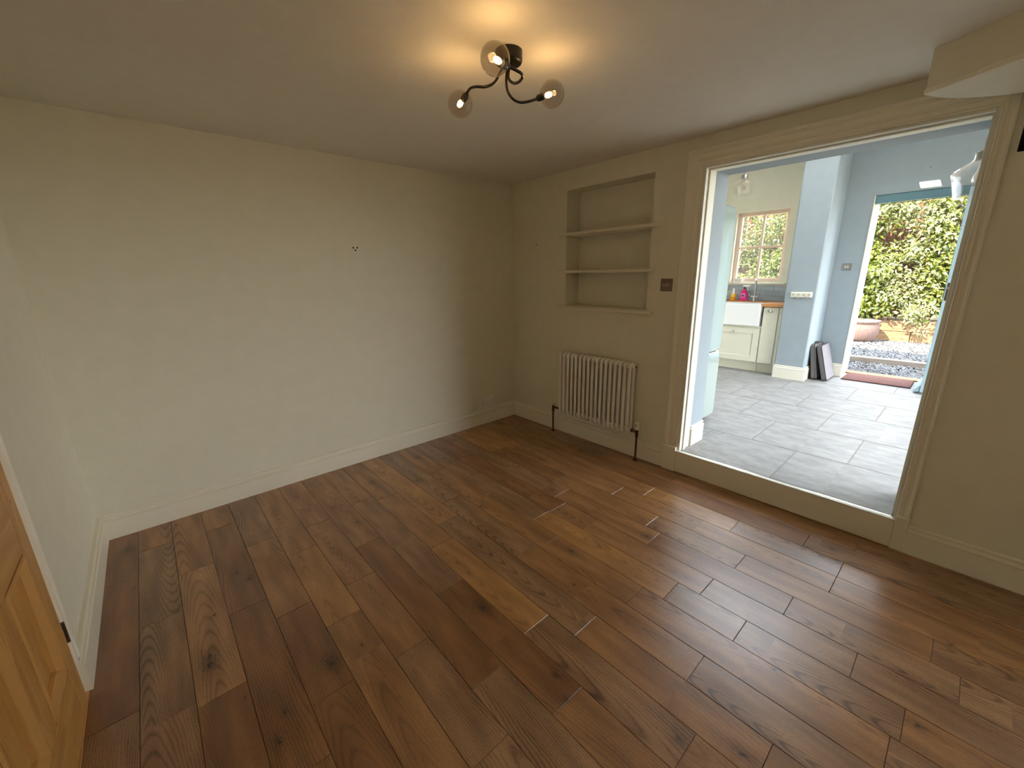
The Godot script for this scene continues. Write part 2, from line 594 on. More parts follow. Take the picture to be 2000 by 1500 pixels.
# ---------------------------------------------------------------- oak floor
func wooden_floor() -> void:
	var fl := Node3D.new()
	fl.name = "floor"
	add_child(fl)
	structure(fl, "brown oak plank floor with dark knots", "floor")
	var mb := MB.new()
	mb.box(Vector3(-0.2, -0.12, -0.1), Vector3(XR + 0.2, -0.0135, D + 0.2))
	part("subfloor", mb, M.dark, fl)
	# boards: eight kinds of grain, in four tones
	var tones := {
		"mid": [rgb(186, 138, 88), rgb(104, 66, 36)],
		"dark": [rgb(168, 118, 73), rgb(86, 52, 29)],
		"gold": [rgb(200, 150, 90), rgb(124, 82, 44)],
		"grey": [rgb(182, 140, 98), rgb(92, 62, 40)],
		"pale": [rgb(196, 150, 100), rgb(122, 82, 50)],
	}
	var kr := RandomNumberGenerator.new()
	kr.seed = 99
	var mats := {}
	var spec := [["mid", 150.0, 1], ["mid", 210.0, 1], ["mid", 110.0, 2], ["mid", 170.0, 1], ["mid", 190.0, 2], ["mid", 240.0, 1], ["dark", 160.0, 2], ["dark", 120.0, 3], ["dark", 200.0, 1], ["grey", 150.0, 0], ["grey", 120.0, 1], ["grey", 210.0, 1], ["grey", 180.0, 0], ["gold", 160.0, 1], ["gold", 200.0, 0], ["pale", 150.0, 1]]
	for i in spec.size():
		var s: Array = spec[i]
		var kn := []
		if s[0] == "pale":
			kn = [[0.75, 0.10, 0.010, 1.0], [0.70, 0.095, 0.007, 0.8], [0.45, 0.05, 0.005, 0.7], [1.1, 0.12, 0.005, 0.6]]
		else:
			for k in s[2]:
				kn.append([kr.randf_range(0.05, 1.35), kr.randf_range(0.015, 0.14), kr.randf_range(0.003, 0.009), kr.randf_range(0.5, 0.95)])
			for k in 2 + s[2]:
				kn.append([kr.randf_range(0.0, 1.4), kr.randf_range(0.0, 0.157), kr.randf_range(0.0008, 0.0018), kr.randf_range(0.4, 0.8)])
		var t: Array = tones[s[0]]
		var m := wood_mat(wood_image(100 + i * 17, t[0], t[1], 1024, 144, 1.4, 0.157, s[1], kn, [0.22, 0.34, 0.26, 0.42][i % 4] if s[0] != "grey" else 0.46), 0.28, 0.85)
		if not mats.has(s[0]):
			mats[s[0]] = []
		mats[s[0]].append(m)
	# rows of boards along x; ends of the boards where the photograph shows them
	var ends := {
		-2: [], -1: [3.06], 0: [2.275, 2.852], 1: [1.94, 2.515], 2: [0.70, 1.78, 3.037], 3: [2.143, 2.663], 4: [0.945, 1.525, 2.93], 5: [1.63, 2.62, 3.196],
		6: [1.62, 2.513, 2.831, 3.354], 7: [0.60, 1.846, 2.41], 8: [1.05, 2.78], 9: [1.25, 2.36], 10: [1.42, 2.205, 2.89], 11: [1.75, 2.525], 12: [1.12, 2.253], 13: [0.704, 1.38, 1.933, 2.46],
		14: [0.93, 1.58, 2.58], 15: [0.67, 1.37, 1.905], 16: [0.32, 1.20, 2.11], 17: [0.697, 1.628, 2.6], 18: [0.30, 1.01, 2.0], 19: [0.55, 1.49, 2.4],
	}
	var chosen := {"1:1.94": "gold", "10:1.42": "gold", "6:1.62": "gold", "17:0.697": "pale", "17:1.628": "dark", "12:1.12": "dark", "15:1.37": "dark", "7:1.846": "mid", "3:2.143": "grey", "5:2.62": "grey", "4:2.93": "grey", "8:2.78": "grey", "6:2.831": "grey", "1:2.515": "grey", "2:1.78": "mid"}
	var r := RandomNumberGenerator.new()
	r.seed = 2024
	for row in ends:
		var z0: float = 0.21 + 0.1571 * row
		var z1 := z0 + 0.1571
		z0 = maxf(z0, 0.0)
		z1 = minf(z1, D)
		if z1 - z0 < 0.01:
			continue
		var xs: Array = [0.0]
		for q in ends[row]:
			while q - xs[xs.size() - 1] > 1.35:
				xs.append(xs[xs.size() - 1] + r.randf_range(0.5, minf(0.95, q - xs[xs.size() - 1] - 0.35)))
			xs.append(q)
		while XR - xs[xs.size() - 1] > 1.2:
			xs.append(xs[xs.size() - 1] + r.randf_range(0.5, 0.95))
		xs.append(XR)
		for i in xs.size() - 1:
			var key := "%d:%s" % [row, str(xs[i])]
			var tone: String
			if chosen.has(key):
				tone = chosen[key]
			else:
				var q := r.randf()
				tone = "mid" if q < 0.52 else "dark" if q < 0.72 else "grey" if q < 0.94 else "gold"
				if xs[i] > 2.4 and tone == "dark":
					tone = "grey"
			var list: Array = mats[tone]
			plank(fl, xs[i], xs[i + 1], z0, z1, list[r.randi() % list.size()], r, key == "17:0.697")

func plank(fl: Node3D, x0: float, x1: float, z0: float, z1: float, m: Material, r: RandomNumberGenerator, aligned: bool) -> void:
	var g := 0.0007
	var b := 0.0013
	var top := r.randf_range(-0.0004, 0.0004)
	var a := Vector3(x0 + g, top, z0 + g)
	var e := Vector3(x1 - g, top, z1 - g)
	var u0 := 0.0 if aligned else r.randf()
	var fu := 1.0 / 1.4 * (1.0 if aligned or r.randf() < 0.5 else -1.0)
	var fv := 1.0 if aligned or r.randf() < 0.5 else -1.0
	var uvf := func(p: Vector3) -> Vector2:
		var v := (p.z - z0) / 0.1571
		return Vector2(u0 + (p.x - x0) * fu, (v if fv > 0 else 1.0 - v) * 0.98 + 0.01)
	var mb := MB.new()
	var A := Vector3(a.x + b, top, a.z + b)
	var B := Vector3(a.x + b, top, e.z - b)
	var C := Vector3(e.x - b, top, e.z - b)
	var E := Vector3(e.x - b, top, a.z + b)
	var dn := Vector3(0, -b, 0)
	var A1 := Vector3(a.x, top, a.z) + dn
	var B1 := Vector3(a.x, top, e.z) + dn
	var C1 := Vector3(e.x, top, e.z) + dn
	var E1 := Vector3(e.x, top, a.z) + dn
	var lo := Vector3(0, -0.012, 0)
	for q in [[A, B, C, E], [A1, B1, B, A], [B1, C1, C, B], [C1, E1, E, C], [E1, A1, A, E], [A1 + lo, B1 + lo, B1, A1], [B1 + lo, C1 + lo, C1, B1], [C1 + lo, E1 + lo, E1, C1], [E1 + lo, A1 + lo, A1, E1]]:
		mb.quaduv(q[0], q[1], q[2], q[3], uvf.call(q[0]), uvf.call(q[1]), uvf.call(q[2]), uvf.call(q[3]))
	part("plank", mb, m, fl)

# ---------------------------------------------------------------- doorway between the rooms
func doorway_trim() -> void:
	var o := Node3D.new()
	o.name = "trim_1"
	add_child(o)
	structure(o, "cream moulded architrave around the doorway to the kitchen", "architrave")
	# profile: u runs away from the opening, v out of the wall
	var w := 0.102
	var pf := PackedVector2Array([Vector2(0, 0), Vector2(w, 0), Vector2(w, 0.030), Vector2(w - 0.006, 0.034), Vector2(w - 0.016, 0.034), Vector2(w - 0.022, 0.028), Vector2(w - 0.030, 0.020), Vector2(w - 0.042, 0.018), Vector2(0.046, 0.018), Vector2(0.042, 0.022), Vector2(0.036, 0.022), Vector2(0.032, 0.016), Vector2(0.012, 0.014), Vector2(0.008, 0.018), Vector2(0.0, 0.014)])
	if Geometry2D.is_polygon_clockwise(pf):
		pf.reverse()
	var x0 := 1.907
	var x1 := 3.178
	var yt := 2.187
	var mb := MB.new()
	# left: u = -x, v = z ; u x v = (-x) x z = y
	mb.extrude(pf, Vector3(x0, 0.2, 0), Vector3.LEFT, Vector3.BACK, Vector3.UP, yt - 0.2, Vector2.ZERO, Vector2(1, 0))
	part("jamb_moulding", mb, M.gloss, o)
	mb = MB.new()
	# right: narrower, u = +x, v = z, w = -y
	var pr := PackedVector2Array()
	for q in pf:
		pr.append(Vector2(q.x * 0.5, q.y))
	mb.extrude(pr, Vector3(x1, yt, 0), Vector3.RIGHT, Vector3.BACK, Vector3.DOWN, yt - 0.2, Vector2(-2, 0), Vector2.ZERO)
	part("jamb_moulding", mb, M.gloss, o)
	mb = MB.new()
	# head: u = y, v = z, w = x
	mb.extrude(pf, Vector3(x0, yt, 0), Vector3.UP, Vector3.BACK, Vector3.RIGHT, x1 - x0, Vector2(-1, 0), Vector2(0.5, 0))
	part("head_moulding", mb, M.gloss, o)
	# lining boards with the white bead at the edge
	for q in [[Vector3(x0, KF, -0.145), Vector3(OX0, yt, 0.010)], [Vector3(OX1, KF, -0.145), Vector3(x1, yt, 0.010)], [Vector3(OX0, OY1, -0.145), Vector3(OX1, yt, 0.010)]]:
		mb = MB.new()
		mb.box(q[0], q[1], 0.002)
		part("lining_board", mb, M.kgloss, o)
	# stop bead on the lining
	for q in [[Vector3(OX0, KF, -0.062), Vector3(OX0 + 0.010, OY1, -0.030)], [Vector3(OX1 - 0.010, KF, -0.062), Vector3(OX1, OY1, -0.030)], [Vector3(OX0 + 0.010, OY1 - 0.010, -0.062), Vector3(OX1 - 0.010, OY1, -0.030)]]:
		mb = MB.new()
		mb.box(q[0], q[1], 0.002)
		part("stop_bead", mb, M.kgloss, o)
	for q in [[1.803, 1.908], [3.178, 3.234]]:
		mb = MB.new()
		mb.box(Vector3(q[0], 0.0, 0.0), Vector3(q[1], 0.203, 0.037), 0.003)
		part("plinth_block", mb, M.gloss, o)
	# step up into the kitchen
	var st := Node3D.new()
	st.name = "trim_2"
	add_child(st)
	structure(st, "white boarded step up to the kitchen floor", "step")
	mb = MB.new()
	mb.box(Vector3(1.908, 0.004, 0.004), Vector3(3.178, 0.168, 0.030), 0.002)
	part("riser_board", mb, M.gloss, st)
	mb = MB.new()
	mb.box(Vector3(1.908, 0.168, 0.002), Vector3(3.178, 0.176, 0.033), 0.003)
	part("nosing", mb, M.kgloss, st)
	mb = MB.new()
	mb.box(Vector3(1.928, 0.150, -0.022), Vector3(3.165, 0.170, 0.002), 0.001)
	part("edge_strip", mb, M.steel, st)

# ---------------------------------------------------------------- pine door
func pine_door() -> void:
	var img := wood_image(900, rgb(220, 172, 98), rgb(160, 104, 46), 1024, 128, 1.6, 0.14, 150.0, [[0.5, 0.05, 0.005, 0.7], [1.2, 0.11, 0.004, 0.6]], 0.35)
	var pine := wood_mat(img, 0.45)
	pine.uv1_triplanar = false
	var o := Node3D.new()
	o.name = "door_1"
	add_child(o)
	structure(o, "honey-coloured pine panel door at the far left", "door")
	var x0 := 1.292
	var x1 := 2.082
	var zf := D - 0.010         # face of the door
	var zb := D + 0.030
	var board := func(called: String, ax0: float, ax1: float, ay0: float, ay1: float, upright: bool, f := zf) -> void:
		var mb := MB.new()
		var b := 0.003
		var F := [Vector3(ax0 + b, ay0 + b, f), Vector3(ax0 + b, ay1 - b, f), Vector3(ax1 - b, ay1 - b, f), Vector3(ax1 - b, ay0 + b, f)]
		var E := [Vector3(ax0, ay0, f + b), Vector3(ax0, ay1, f + b), Vector3(ax1, ay1, f + b), Vector3(ax1, ay0, f + b)]
		var G := [Vector3(ax0, ay0, zb), Vector3(ax0, ay1, zb), Vector3(ax1, ay1, zb), Vector3(ax1, ay0, zb)]
		var s := rng.randf()
		var uvf := func(p: Vector3) -> Vector2:
			return Vector2((p.y if upright else p.x) / 1.6 + s, (p.x if upright else p.y) / 0.14 + s)
		for q in [[F[0], F[1], F[2], F[3]], [E[0], E[1], F[1], F[0]], [E[1], E[2], F[2], F[1]], [E[2], E[3], F[3], F[2]], [E[3], E[0], F[0], F[3]], [G[0], G[1], E[1], E[0]], [G[1], G[2], E[2], E[1]], [G[2], G[3], E[3], E[2]], [G[3], G[0], E[0], E[3]]]:
			mb.quaduv(q[0], q[1], q[2], q[3], uvf.call(q[0]), uvf.call(q[1]), uvf.call(q[2]), uvf.call(q[3]))
		part(called, mb, pine, o)
	var s0 := 1.385
	var mx0 := 1.640
	var mx1 := 1.735
	var s1 := 1.990
	board.call("stile", x0, s0, 0.008, 2.01, true)
	board.call("stile", s1, x1, 0.008, 2.01, true)
	board.call("bottom_rail", s0, s1, 0.008, 0.215, false)
	board.call("lock_rail", s0, s1, 0.690, 0.900, false)
	board.call("top_rail", s0, s1, 1.905, 2.01, false)
	for ys in [[0.215, 0.690], [0.900, 1.905]]:
		board.call("muntin", mx0, mx1, ys[0], ys[1], true)
		for xs in [[s0, mx0], [mx1, s1]]:
			board.call("panel", xs[0], xs[1], ys[0], ys[1], true, zf + 0.026)
			# moulding frame round each panel
			var mb := MB.new()
			var pf := PackedVector2Array([Vector2(0, 0), Vector2(0.0, -0.024), Vector2(0.005, -0.029), Vector2(0.012, -0.029), Vector2(0.018, -0.022), Vector2(0.026, -0.014), Vector2(0.032, -0.012), Vector2(0.034, 0.0)])
			var zc := zf + 0.0262
			var gp := 0.009
			var L: float = xs[1] - xs[0]
			var T: float = ys[1] - ys[0]
			# u points into the panel, v = z (towards the wall); end shears make mitres
			moulding(mb, pf, Vector3(xs[0] + gp, ys[0] + gp, zc), Vector3.RIGHT, Vector3.UP, T - 2 * gp)
			moulding(mb, pf, Vector3(xs[1] - gp, ys[1] - gp, zc), Vector3.LEFT, Vector3.DOWN, T - 2 * gp)
			moulding(mb, pf, Vector3(xs[0] + gp, ys[1] - gp, zc), Vector3.DOWN, Vector3.RIGHT, L - 2 * gp)
			moulding(mb, pf, Vector3(xs[1] - gp, ys[0] + gp, zc), Vector3.UP, Vector3.LEFT, L - 2 * gp)
			part("panel_moulding", mb, pine, o)
	for y in [0.297, 1.72]:
		var hb := MB.new()
		for k in 3:
			hb.tube(PackedVector3Array([Vector3(x0 - 0.004, y - 0.042 + k * 0.029, zf - 0.003), Vector3(x0 - 0.004, y - 0.015 + k * 0.029, zf - 0.003)]), 0.0055, 8)
		part("hinge", hb, M.brass_dark, o)
	# white casing on the hinge side and head, pine sill strip along the floor
	var tr := Node3D.new()
	tr.name = "trim_3"
	add_child(tr)
	structure(tr, "cream casing beside the hinges of the pine door", "architrave")
	var cb := MB.new()
	var cp := PackedVector2Array([Vector2(0, 0), Vector2(0.062, 0), Vector2(0.062, 0.010), Vector2(0.050, 0.016), Vector2(0.040, 0.020), Vector2(0.030, 0.020), Vector2(0.026, 0.014), Vector2(0.004, 0.016), Vector2(0, 0.014)])
	if Geometry2D.is_polygon_clockwise(cp):
		cp.reverse()
	# u = -x, v = -z : (-x) x (-z) = x cross z = -y
	cb.extrude(cp, Vector3(1.284, 2.085, D), Vector3.LEFT, Vector3.FORWARD, Vector3.DOWN, 2.085 - 0.157)
	part("casing", cb, M.gloss, tr)
	cb = MB.new()
	cb.box(Vector3(1.284, 2.022, D - 0.018), Vector3(2.15, 2.085, D), 0.003)
	part("casing", cb, M.gloss, tr)
	cb = MB.new()
	cb.box(Vector3(2.092, 0, D - 0.018), Vector3(2.15, 2.022, D), 0.003)
	part("casing", cb, M.gloss, tr)
	cb = MB.new()
	cb.box(Vector3(1.264, 0.0, D - 0.014), Vector3(2.11, 0.006, D + 0.05), 0.002)
	part("sill_strip", cb, pine, tr)

func moulding(mb: MB, pf: PackedVector2Array, o: Vector3, u: Vector3, w: Vector3, length: float) -> void:
	# open profile swept along w with 45 degree mitres at both ends; second coordinate is z
	for i in pf.size() - 1:
		var p := pf[i]
		var q := pf[i + 1]
		var a := o + u * p.x + Vector3.BACK * p.y + w * p.x
		var b := o + u * q.x + Vector3.BACK * q.y + w * q.x
		var c := o + u * q.x + Vector3.BACK * q.y + w * (length - q.x)
		var d := o + u * p.x + Vector3.BACK * p.y + w * (length - p.x)
		var n := (b - a).cross(c - a)
		if n.z > 0:
			mb.quad(a, d, c, b)
		else:
			mb.quad(a, b, c, d)

# ---------------------------------------------------------------- things in the front room
func front_room_things() -> void:
	# shelves in the recess
	var names := [[1.868, "upper cream shelf board across the wall recess", 1.612], [1.548, "middle cream shelf board across the wall recess", 1.606], [1.226, "bottom cream shelf board forming the sill of the wall recess", 1.607]]
	for q in names:
		var mb := MB.new()
		var y: float = q[0]
		var th := 0.024
		# board in the recess, and a nosing wider than the recess with rounded front
		mb.box(Vector3(0.729, y - th, -0.182), Vector3(1.554, y, 0.001), 0.001)
		var s := thing("wall_shelf", q[1], "shelf", Vector3.ZERO, "shelves in the wall recess")
		part("board", mb, M.gloss, s)
		var nb := MB.new()
		var pf := PackedVector2Array([Vector2(0, 0), Vector2(0.022, 0), Vector2(0.030, 0.004), Vector2(0.033, th / 2), Vector2(0.030, th - 0.004), Vector2(0.022, th), Vector2(0, th)])
		# u = z, v = y, w = -x
		nb.extrude(pf, Vector3(q[2], y - th, 0.0005), Vector3.BACK, Vector3.UP, Vector3.LEFT, q[2] - 0.646)
		part("nosing", nb, M.gloss, s)
	radiator()
	# light switch
	var sw := thing("light_switch", "dark bronze three-gang light switch between recess and doorway", "switch", Vector3(1.708, 1.428, 0.0))
	var mb := MB.new()
	mb.box(Vector3(-0.046, -0.046, 0.0), Vector3(0.046, 0.046, 0.006), 0.002)
	part("plate", mb, mat(rgb(128, 108, 92), 0.42, 0.35), sw)
	for k in 3:
		var rb := MB.new()
		rb.box_at(Transform3D(Basis(Vector3.RIGHT, 0.18), Vector3(-0.022 + k * 0.018, 0.0, 0.0075)), Vector3(0.010, 0.022, 0.005), 0.0015)
		part("rocker", rb, M.steel, sw)
	for s in [-1, 1]:
		var scb := MB.new()
		scb.lathe(PackedVector2Array([Vector2(0.0035, 0), Vector2(0.003, 0.001), Vector2(0, 0.0012)]), 10, Transform3D(Basis(Vector3.RIGHT, PI / 2), Vector3(0.036 * s, 0, 0.006)))
		part("screw", scb, M.steel, sw)
	# double socket on the long wall
	var so := thing("wall_socket", "white double plug socket low on the long bare wall", "socket", Vector3(0.0, 0.25, 0.377))
	mb = MB.new()
	mb.box(Vector3(0, -0.048, -0.076), Vector3(0.009, 0.048, 0.076), 0.003)
	part("plate", mb, M.plastic, so)
	for s in [-1.0, 1.0]:
		var rk := MB.new()
		rk.box_at(Transform3D(Basis(Vector3.BACK, 0.15), Vector3(0.010, 0.026, 0.024 * s)), Vector3(0.005, 0.018, 0.011), 0.0015)
		part("rocker", rk, M.plastic, so)
		for h in [[0.008, 0.0, 0.004, 0.008], [-0.012, -0.011, 0.007, 0.004], [-0.012, 0.011, 0.007, 0.004]]:
			var hb := MB.new()
			hb.box(Vector3(0.0088, h[0] - h[3] / 2, 0.040 * s + h[1] - h[2] / 2), Vector3(0.0094, h[0] + h[3] / 2, 0.040 * s + h[1] + h[2] / 2))
			part("pin_slot", hb, M.dark, so)

func radiator() -> void:
	var o := thing("column_radiator", "white column radiator on the wall under the shelf recess", "radiator", Vector3(0, 0, 0))
	var n := 17
	var x0 := 0.770
	var pitch := 0.0462
	var yb := 0.255
	var yt := 0.790
	for k in n:
		var x := x0 + pitch * k
		var mb := MB.new()
		for z in [0.100, 0.045]:
			mb.tube(PackedVector3Array([Vector3(x, yb - 0.012, z), Vector3(x, yt + 0.012, z)]), 0.0125, 10, true)
		# heads: rounded blocks that join front and rear tube and the neighbours
		for yy in [yb, yt]:
			var s := 1.0 if yy > 0.5 else -1.0
			mb.tube(smooth_path([Vector3(x, yy - s * 0.004, 0.113 - 0.0125), Vector3(x, yy + s * 0.014, 0.094), Vector3(x, yy + s * 0.020, 0.0725), Vector3(x, yy + s * 0.014, 0.051), Vector3(x, yy - s * 0.004, 0.045)], 3), 0.0150, 10)
			mb.tube(PackedVector3Array([Vector3(x - pitch / 2, yy, 0.0725), Vector3(x - pitch * 0.38, yy, 0.0725), Vector3(x, yy, 0.0725), Vector3(x + pitch * 0.38, yy, 0.0725), Vector3(x + pitch / 2, yy, 0.0725)]), 0.0190, 12)
		part("column", mb, M.radiator, o)
	var xe := x0 + pitch * (n - 1) + pitch / 2
	var xs := x0 - pitch / 2
	var mb := MB.new()
	mb.lathe(PackedVector2Array([Vector2(0.017, 0), Vector2(0.017, 0.008), Vector2(0.012, 0.011), Vector2(0, 0.011)]), 14, Transform3D(Basis(Vector3.BACK, -PI / 2), Vector3(xe, yt, 0.0725)))
	part("end_plug", mb, M.radiator, o)
	mb = MB.new()
	mb.lathe(PackedVector2Array([Vector2(0.008, 0), Vector2(0.008, 0.004), Vector2(0.004, 0.006), Vector2(0, 0.006)]), 10, Transform3D(Basis(Vector3.BACK, -PI / 2), Vector3(xe + 0.011, yt, 0.0725)))
	part("bleed_valve", mb, M.brass_dark, o)
	mb = MB.new()
	mb.lathe(PackedVector2Array([Vector2(0.017, 0), Vector2(0.017, 0.008), Vector2(0, 0.011)]), 14, Transform3D(Basis(Vector3.BACK, PI / 2), Vector3(xs, yt, 0.0725)))
	part("end_plug", mb, M.radiator, o)
	# brackets to the wall
	for x in [x0 + pitch * 3.5, x0 + pitch * 12.5]:
		mb = MB.new()
		mb.box(Vector3(x - 0.012, yt - 0.05, 0.0), Vector3(x + 0.012, yt - 0.015, 0.06), 0.002)
		part("bracket", mb, M.radiator, o)
	# valves and copper pipes to the floor
	var copper := mat(rgb(112, 52, 40), 0.35, 0.7)
	var yv := yb - 0.012
	for q in [[xs, 0.658, -1.0], [xe, 1.588, 1.0]]:
		var vb := MB.new()
		vb.tube(PackedVector3Array([Vector3(q[0], yb, 0.0725), Vector3(q[1], yb - 0.004, 0.0725)]), 0.010, 10)
		vb.tube(PackedVector3Array([Vector3(q[0] + q[2] * 0.004, yb, 0.0725), Vector3(q[0] + q[2] * 0.018, yb - 0.001, 0.0725)]), 0.015, 6)
		vb.tube(PackedVector3Array([Vector3(q[1], yb - 0.045, 0.0725), Vector3(q[1], yb - 0.022, 0.0725)]), 0.013, 6)
		vb.tube(PackedVector3Array([Vector3(q[1], yb - 0.024, 0.0725), Vector3(q[1], yb + 0.016, 0.0725)]), 0.0125, 12)
		part("valve", vb, M.brass_dark, o)
		var pb := MB.new()
		pb.tube(smooth_path([Vector3(q[1], yb - 0.03, 0.0725), Vector3(q[1], 0.12, 0.0725), Vector3(q[1], 0.004, 0.0725)], 4), 0.0075, 10)
		part("pipe", pb, copper, o)
		var cb := MB.new()
		cb.lathe(PackedVector2Array([Vector2(0.019, 0.0), Vector2(0.019, 0.003), Vector2(0.012, 0.012), Vector2(0.0085, 0.018), Vector2(0.0085, 0.02)]), 14, Transform3D(Basis.IDENTITY, Vector3(q[1], 0.001, 0.0725)))
		part("pipe_collar", cb, copper, o)
	mb = MB.new()
	mb.lathe(PackedVector2Array([Vector2(0.013, 0), Vector2(0.016, 0.006), Vector2(0.0185, 0.012), Vector2(0.0185, 0.052), Vector2(0.017, 0.062), Vector2(0.012, 0.068), Vector2(0, 0.069)]), 16, Transform3D(Basis.IDENTITY, Vector3(1.588, yb + 0.016, 0.0725)))
	part("thermostat_head", mb, M.plastic, o)
	mb = MB.new()
	mb.box(Vector3(1.580, yb + 0.050, 0.0898), Vector3(1.596, yb + 0.066, 0.0915), 0.0005)
	part("dial_mark", mb, M.steel, o)
	mb = MB.new()
	mb.lathe(PackedVector2Array([Vector2(0.010, 0), Vector2(0.012, 0.004), Vector2(0.012, 0.016), Vector2(0.008, 0.022), Vector2(0, 0.023)]), 14, Transform3D(Basis.IDENTITY, Vector3(0.658, yb + 0.016, 0.0725)))
	part("valve_cap", mb, M.plastic, o)

# ---------------------------------------------------------------- three-armed ceiling light
func ceiling_lamp() -> void:
	var c := Vector3(1.845, H, 1.655)
	var o := thing("ceiling_light", "black three-armed ceiling light with smoked glass globes, lit", "light")
	var mb := MB.new()
	mb.lathe(PackedVector2Array([Vector2(0.0, -0.046), Vector2(0.040, -0.046), Vector2(0.050, -0.042), Vector2(0.054, -0.034), Vector2(0.054, 0.0)]), 28, Transform3D(Basis.IDENTITY, c))
	part("ceiling_rose", mb, M.black, o)
	var arms := [
		[Vector3(1.846, 2.328, 1.652), Vector3(1.842, 2.300, 1.662), Vector3(1.854, 2.260, 1.678), Vector3(1.866, 2.220, 1.682), Vector3(1.874, 2.196, 1.661), Vector3(1.880, 2.190, 1.630), Vector3(1.894, 2.194, 1.603), Vector3(1.905, 2.203, 1.577), Vector3(1.916, 2.213, 1.555)],
		[Vector3(1.838, 2.328, 1.666), Vector3(1.832, 2.290, 1.693), Vector3(1.834, 2.260, 1.714), Vector3(1.838, 2.237, 1.741), Vector3(1.826, 2.226, 1.768), Vector3(1.803, 2.229, 1.787), Vector3(1.770, 2.234, 1.790), Vector3(1.740, 2.231, 1.785), Vector3(1.722, 2.220, 1.784)],
		[Vector3(1.852, 2.328, 1.654), Vector3(1.862, 2.290, 1.672), Vector3(1.872, 2.260, 1.680), Vector3(1.896, 2.240, 1.678), Vector3(1.939, 2.228, 1.690), Vector3(1.984, 2.223, 1.713), Vector3(2.004, 2.223, 1.738), Vector3(2.004, 2.226, 1.764), Vector3(2.001, 2.230, 1.806)],
	]
	var globes := [Vector3(1.942, 2.231, 1.508), Vector3(1.683, 2.204, 1.784), Vector3(2.001, 2.235, 1.858)]
	var smoke := glass(rgb(34, 30, 26), 0.36, 0.01)
	var fil := mat(rgb(255, 214, 150), 0.5)
	fil.emission_enabled = true
	fil.emission = rgb(255, 206, 136)
	fil.emission_energy_multiplier = 9.0
	var clear := glass(rgb(255, 240, 215), 0.08, 0.01)
	for k in 3:
		mb = MB.new()
		mb.tube(smooth_path(arms[k], 6), 0.0052, 10)
		var arm := part("arm", mb, M.black, o)
		var path: Array = arms[k]
		var tip: Vector3 = path[path.size() - 1]
		var g: Vector3 = globes[k]
		var ax := (g - tip).normalized()
		var side := ax.cross(Vector3.UP).normalized()
		var bs := Basis(side, ax, side.cross(ax))
		mb = MB.new()
		mb.lathe(PackedVector2Array([Vector2(0, -0.012), Vector2(0.008, -0.012), Vector2(0.013, -0.004), Vector2(0.013, 0.018), Vector2(0.0105, 0.018), Vector2(0.0, 0.018)]), 18, Transform3D(bs, tip))
		part("lamp_holder", mb, M.black, o)
		# globe: open at the holder
		var r := 0.051
		var pf := PackedVector2Array()
		for i in 25:
			var a := -PI / 2 + 0.24 + (PI - 0.24) * i / 24.0
			pf.append(Vector2(cos(a) * r, sin(a) * r))
		mb = MB.new()
		mb.lathe(pf, 36, Transform3D(bs, g))
		part("glass_globe", mb, smoke, o)
		# bulb
		var base := tip + ax * 0.018
		mb = MB.new()
		mb.lathe(PackedVector2Array([Vector2(0.006, 0), Vector2(0.006, 0.008), Vector2(0.0, 0.008)]), 12, Transform3D(bs, base))
		part("bulb_cap", mb, M.steel, o)
		mb = MB.new()
		mb.lathe(PackedVector2Array([Vector2(0.005, 0.008), Vector2(0.0095, 0.014), Vector2(0.0105, 0.026), Vector2(0.008, 0.036), Vector2(0.0, 0.040)]), 14, Transform3D(bs, base))
		part("bulb", mb, fil, o)
		var l := OmniLight3D.new()
		l.name = "bulb_light"
		o.add_child(l, true)
		l.position = base + ax * 0.024
		l.light_color = rgb(255, 200, 128)
		l.light_energy = 0.0096
		l.light_size = 0.012
		l.omni_range = 12.0
		l.omni_attenuation = 2.0
		l.shadow_enabled = true

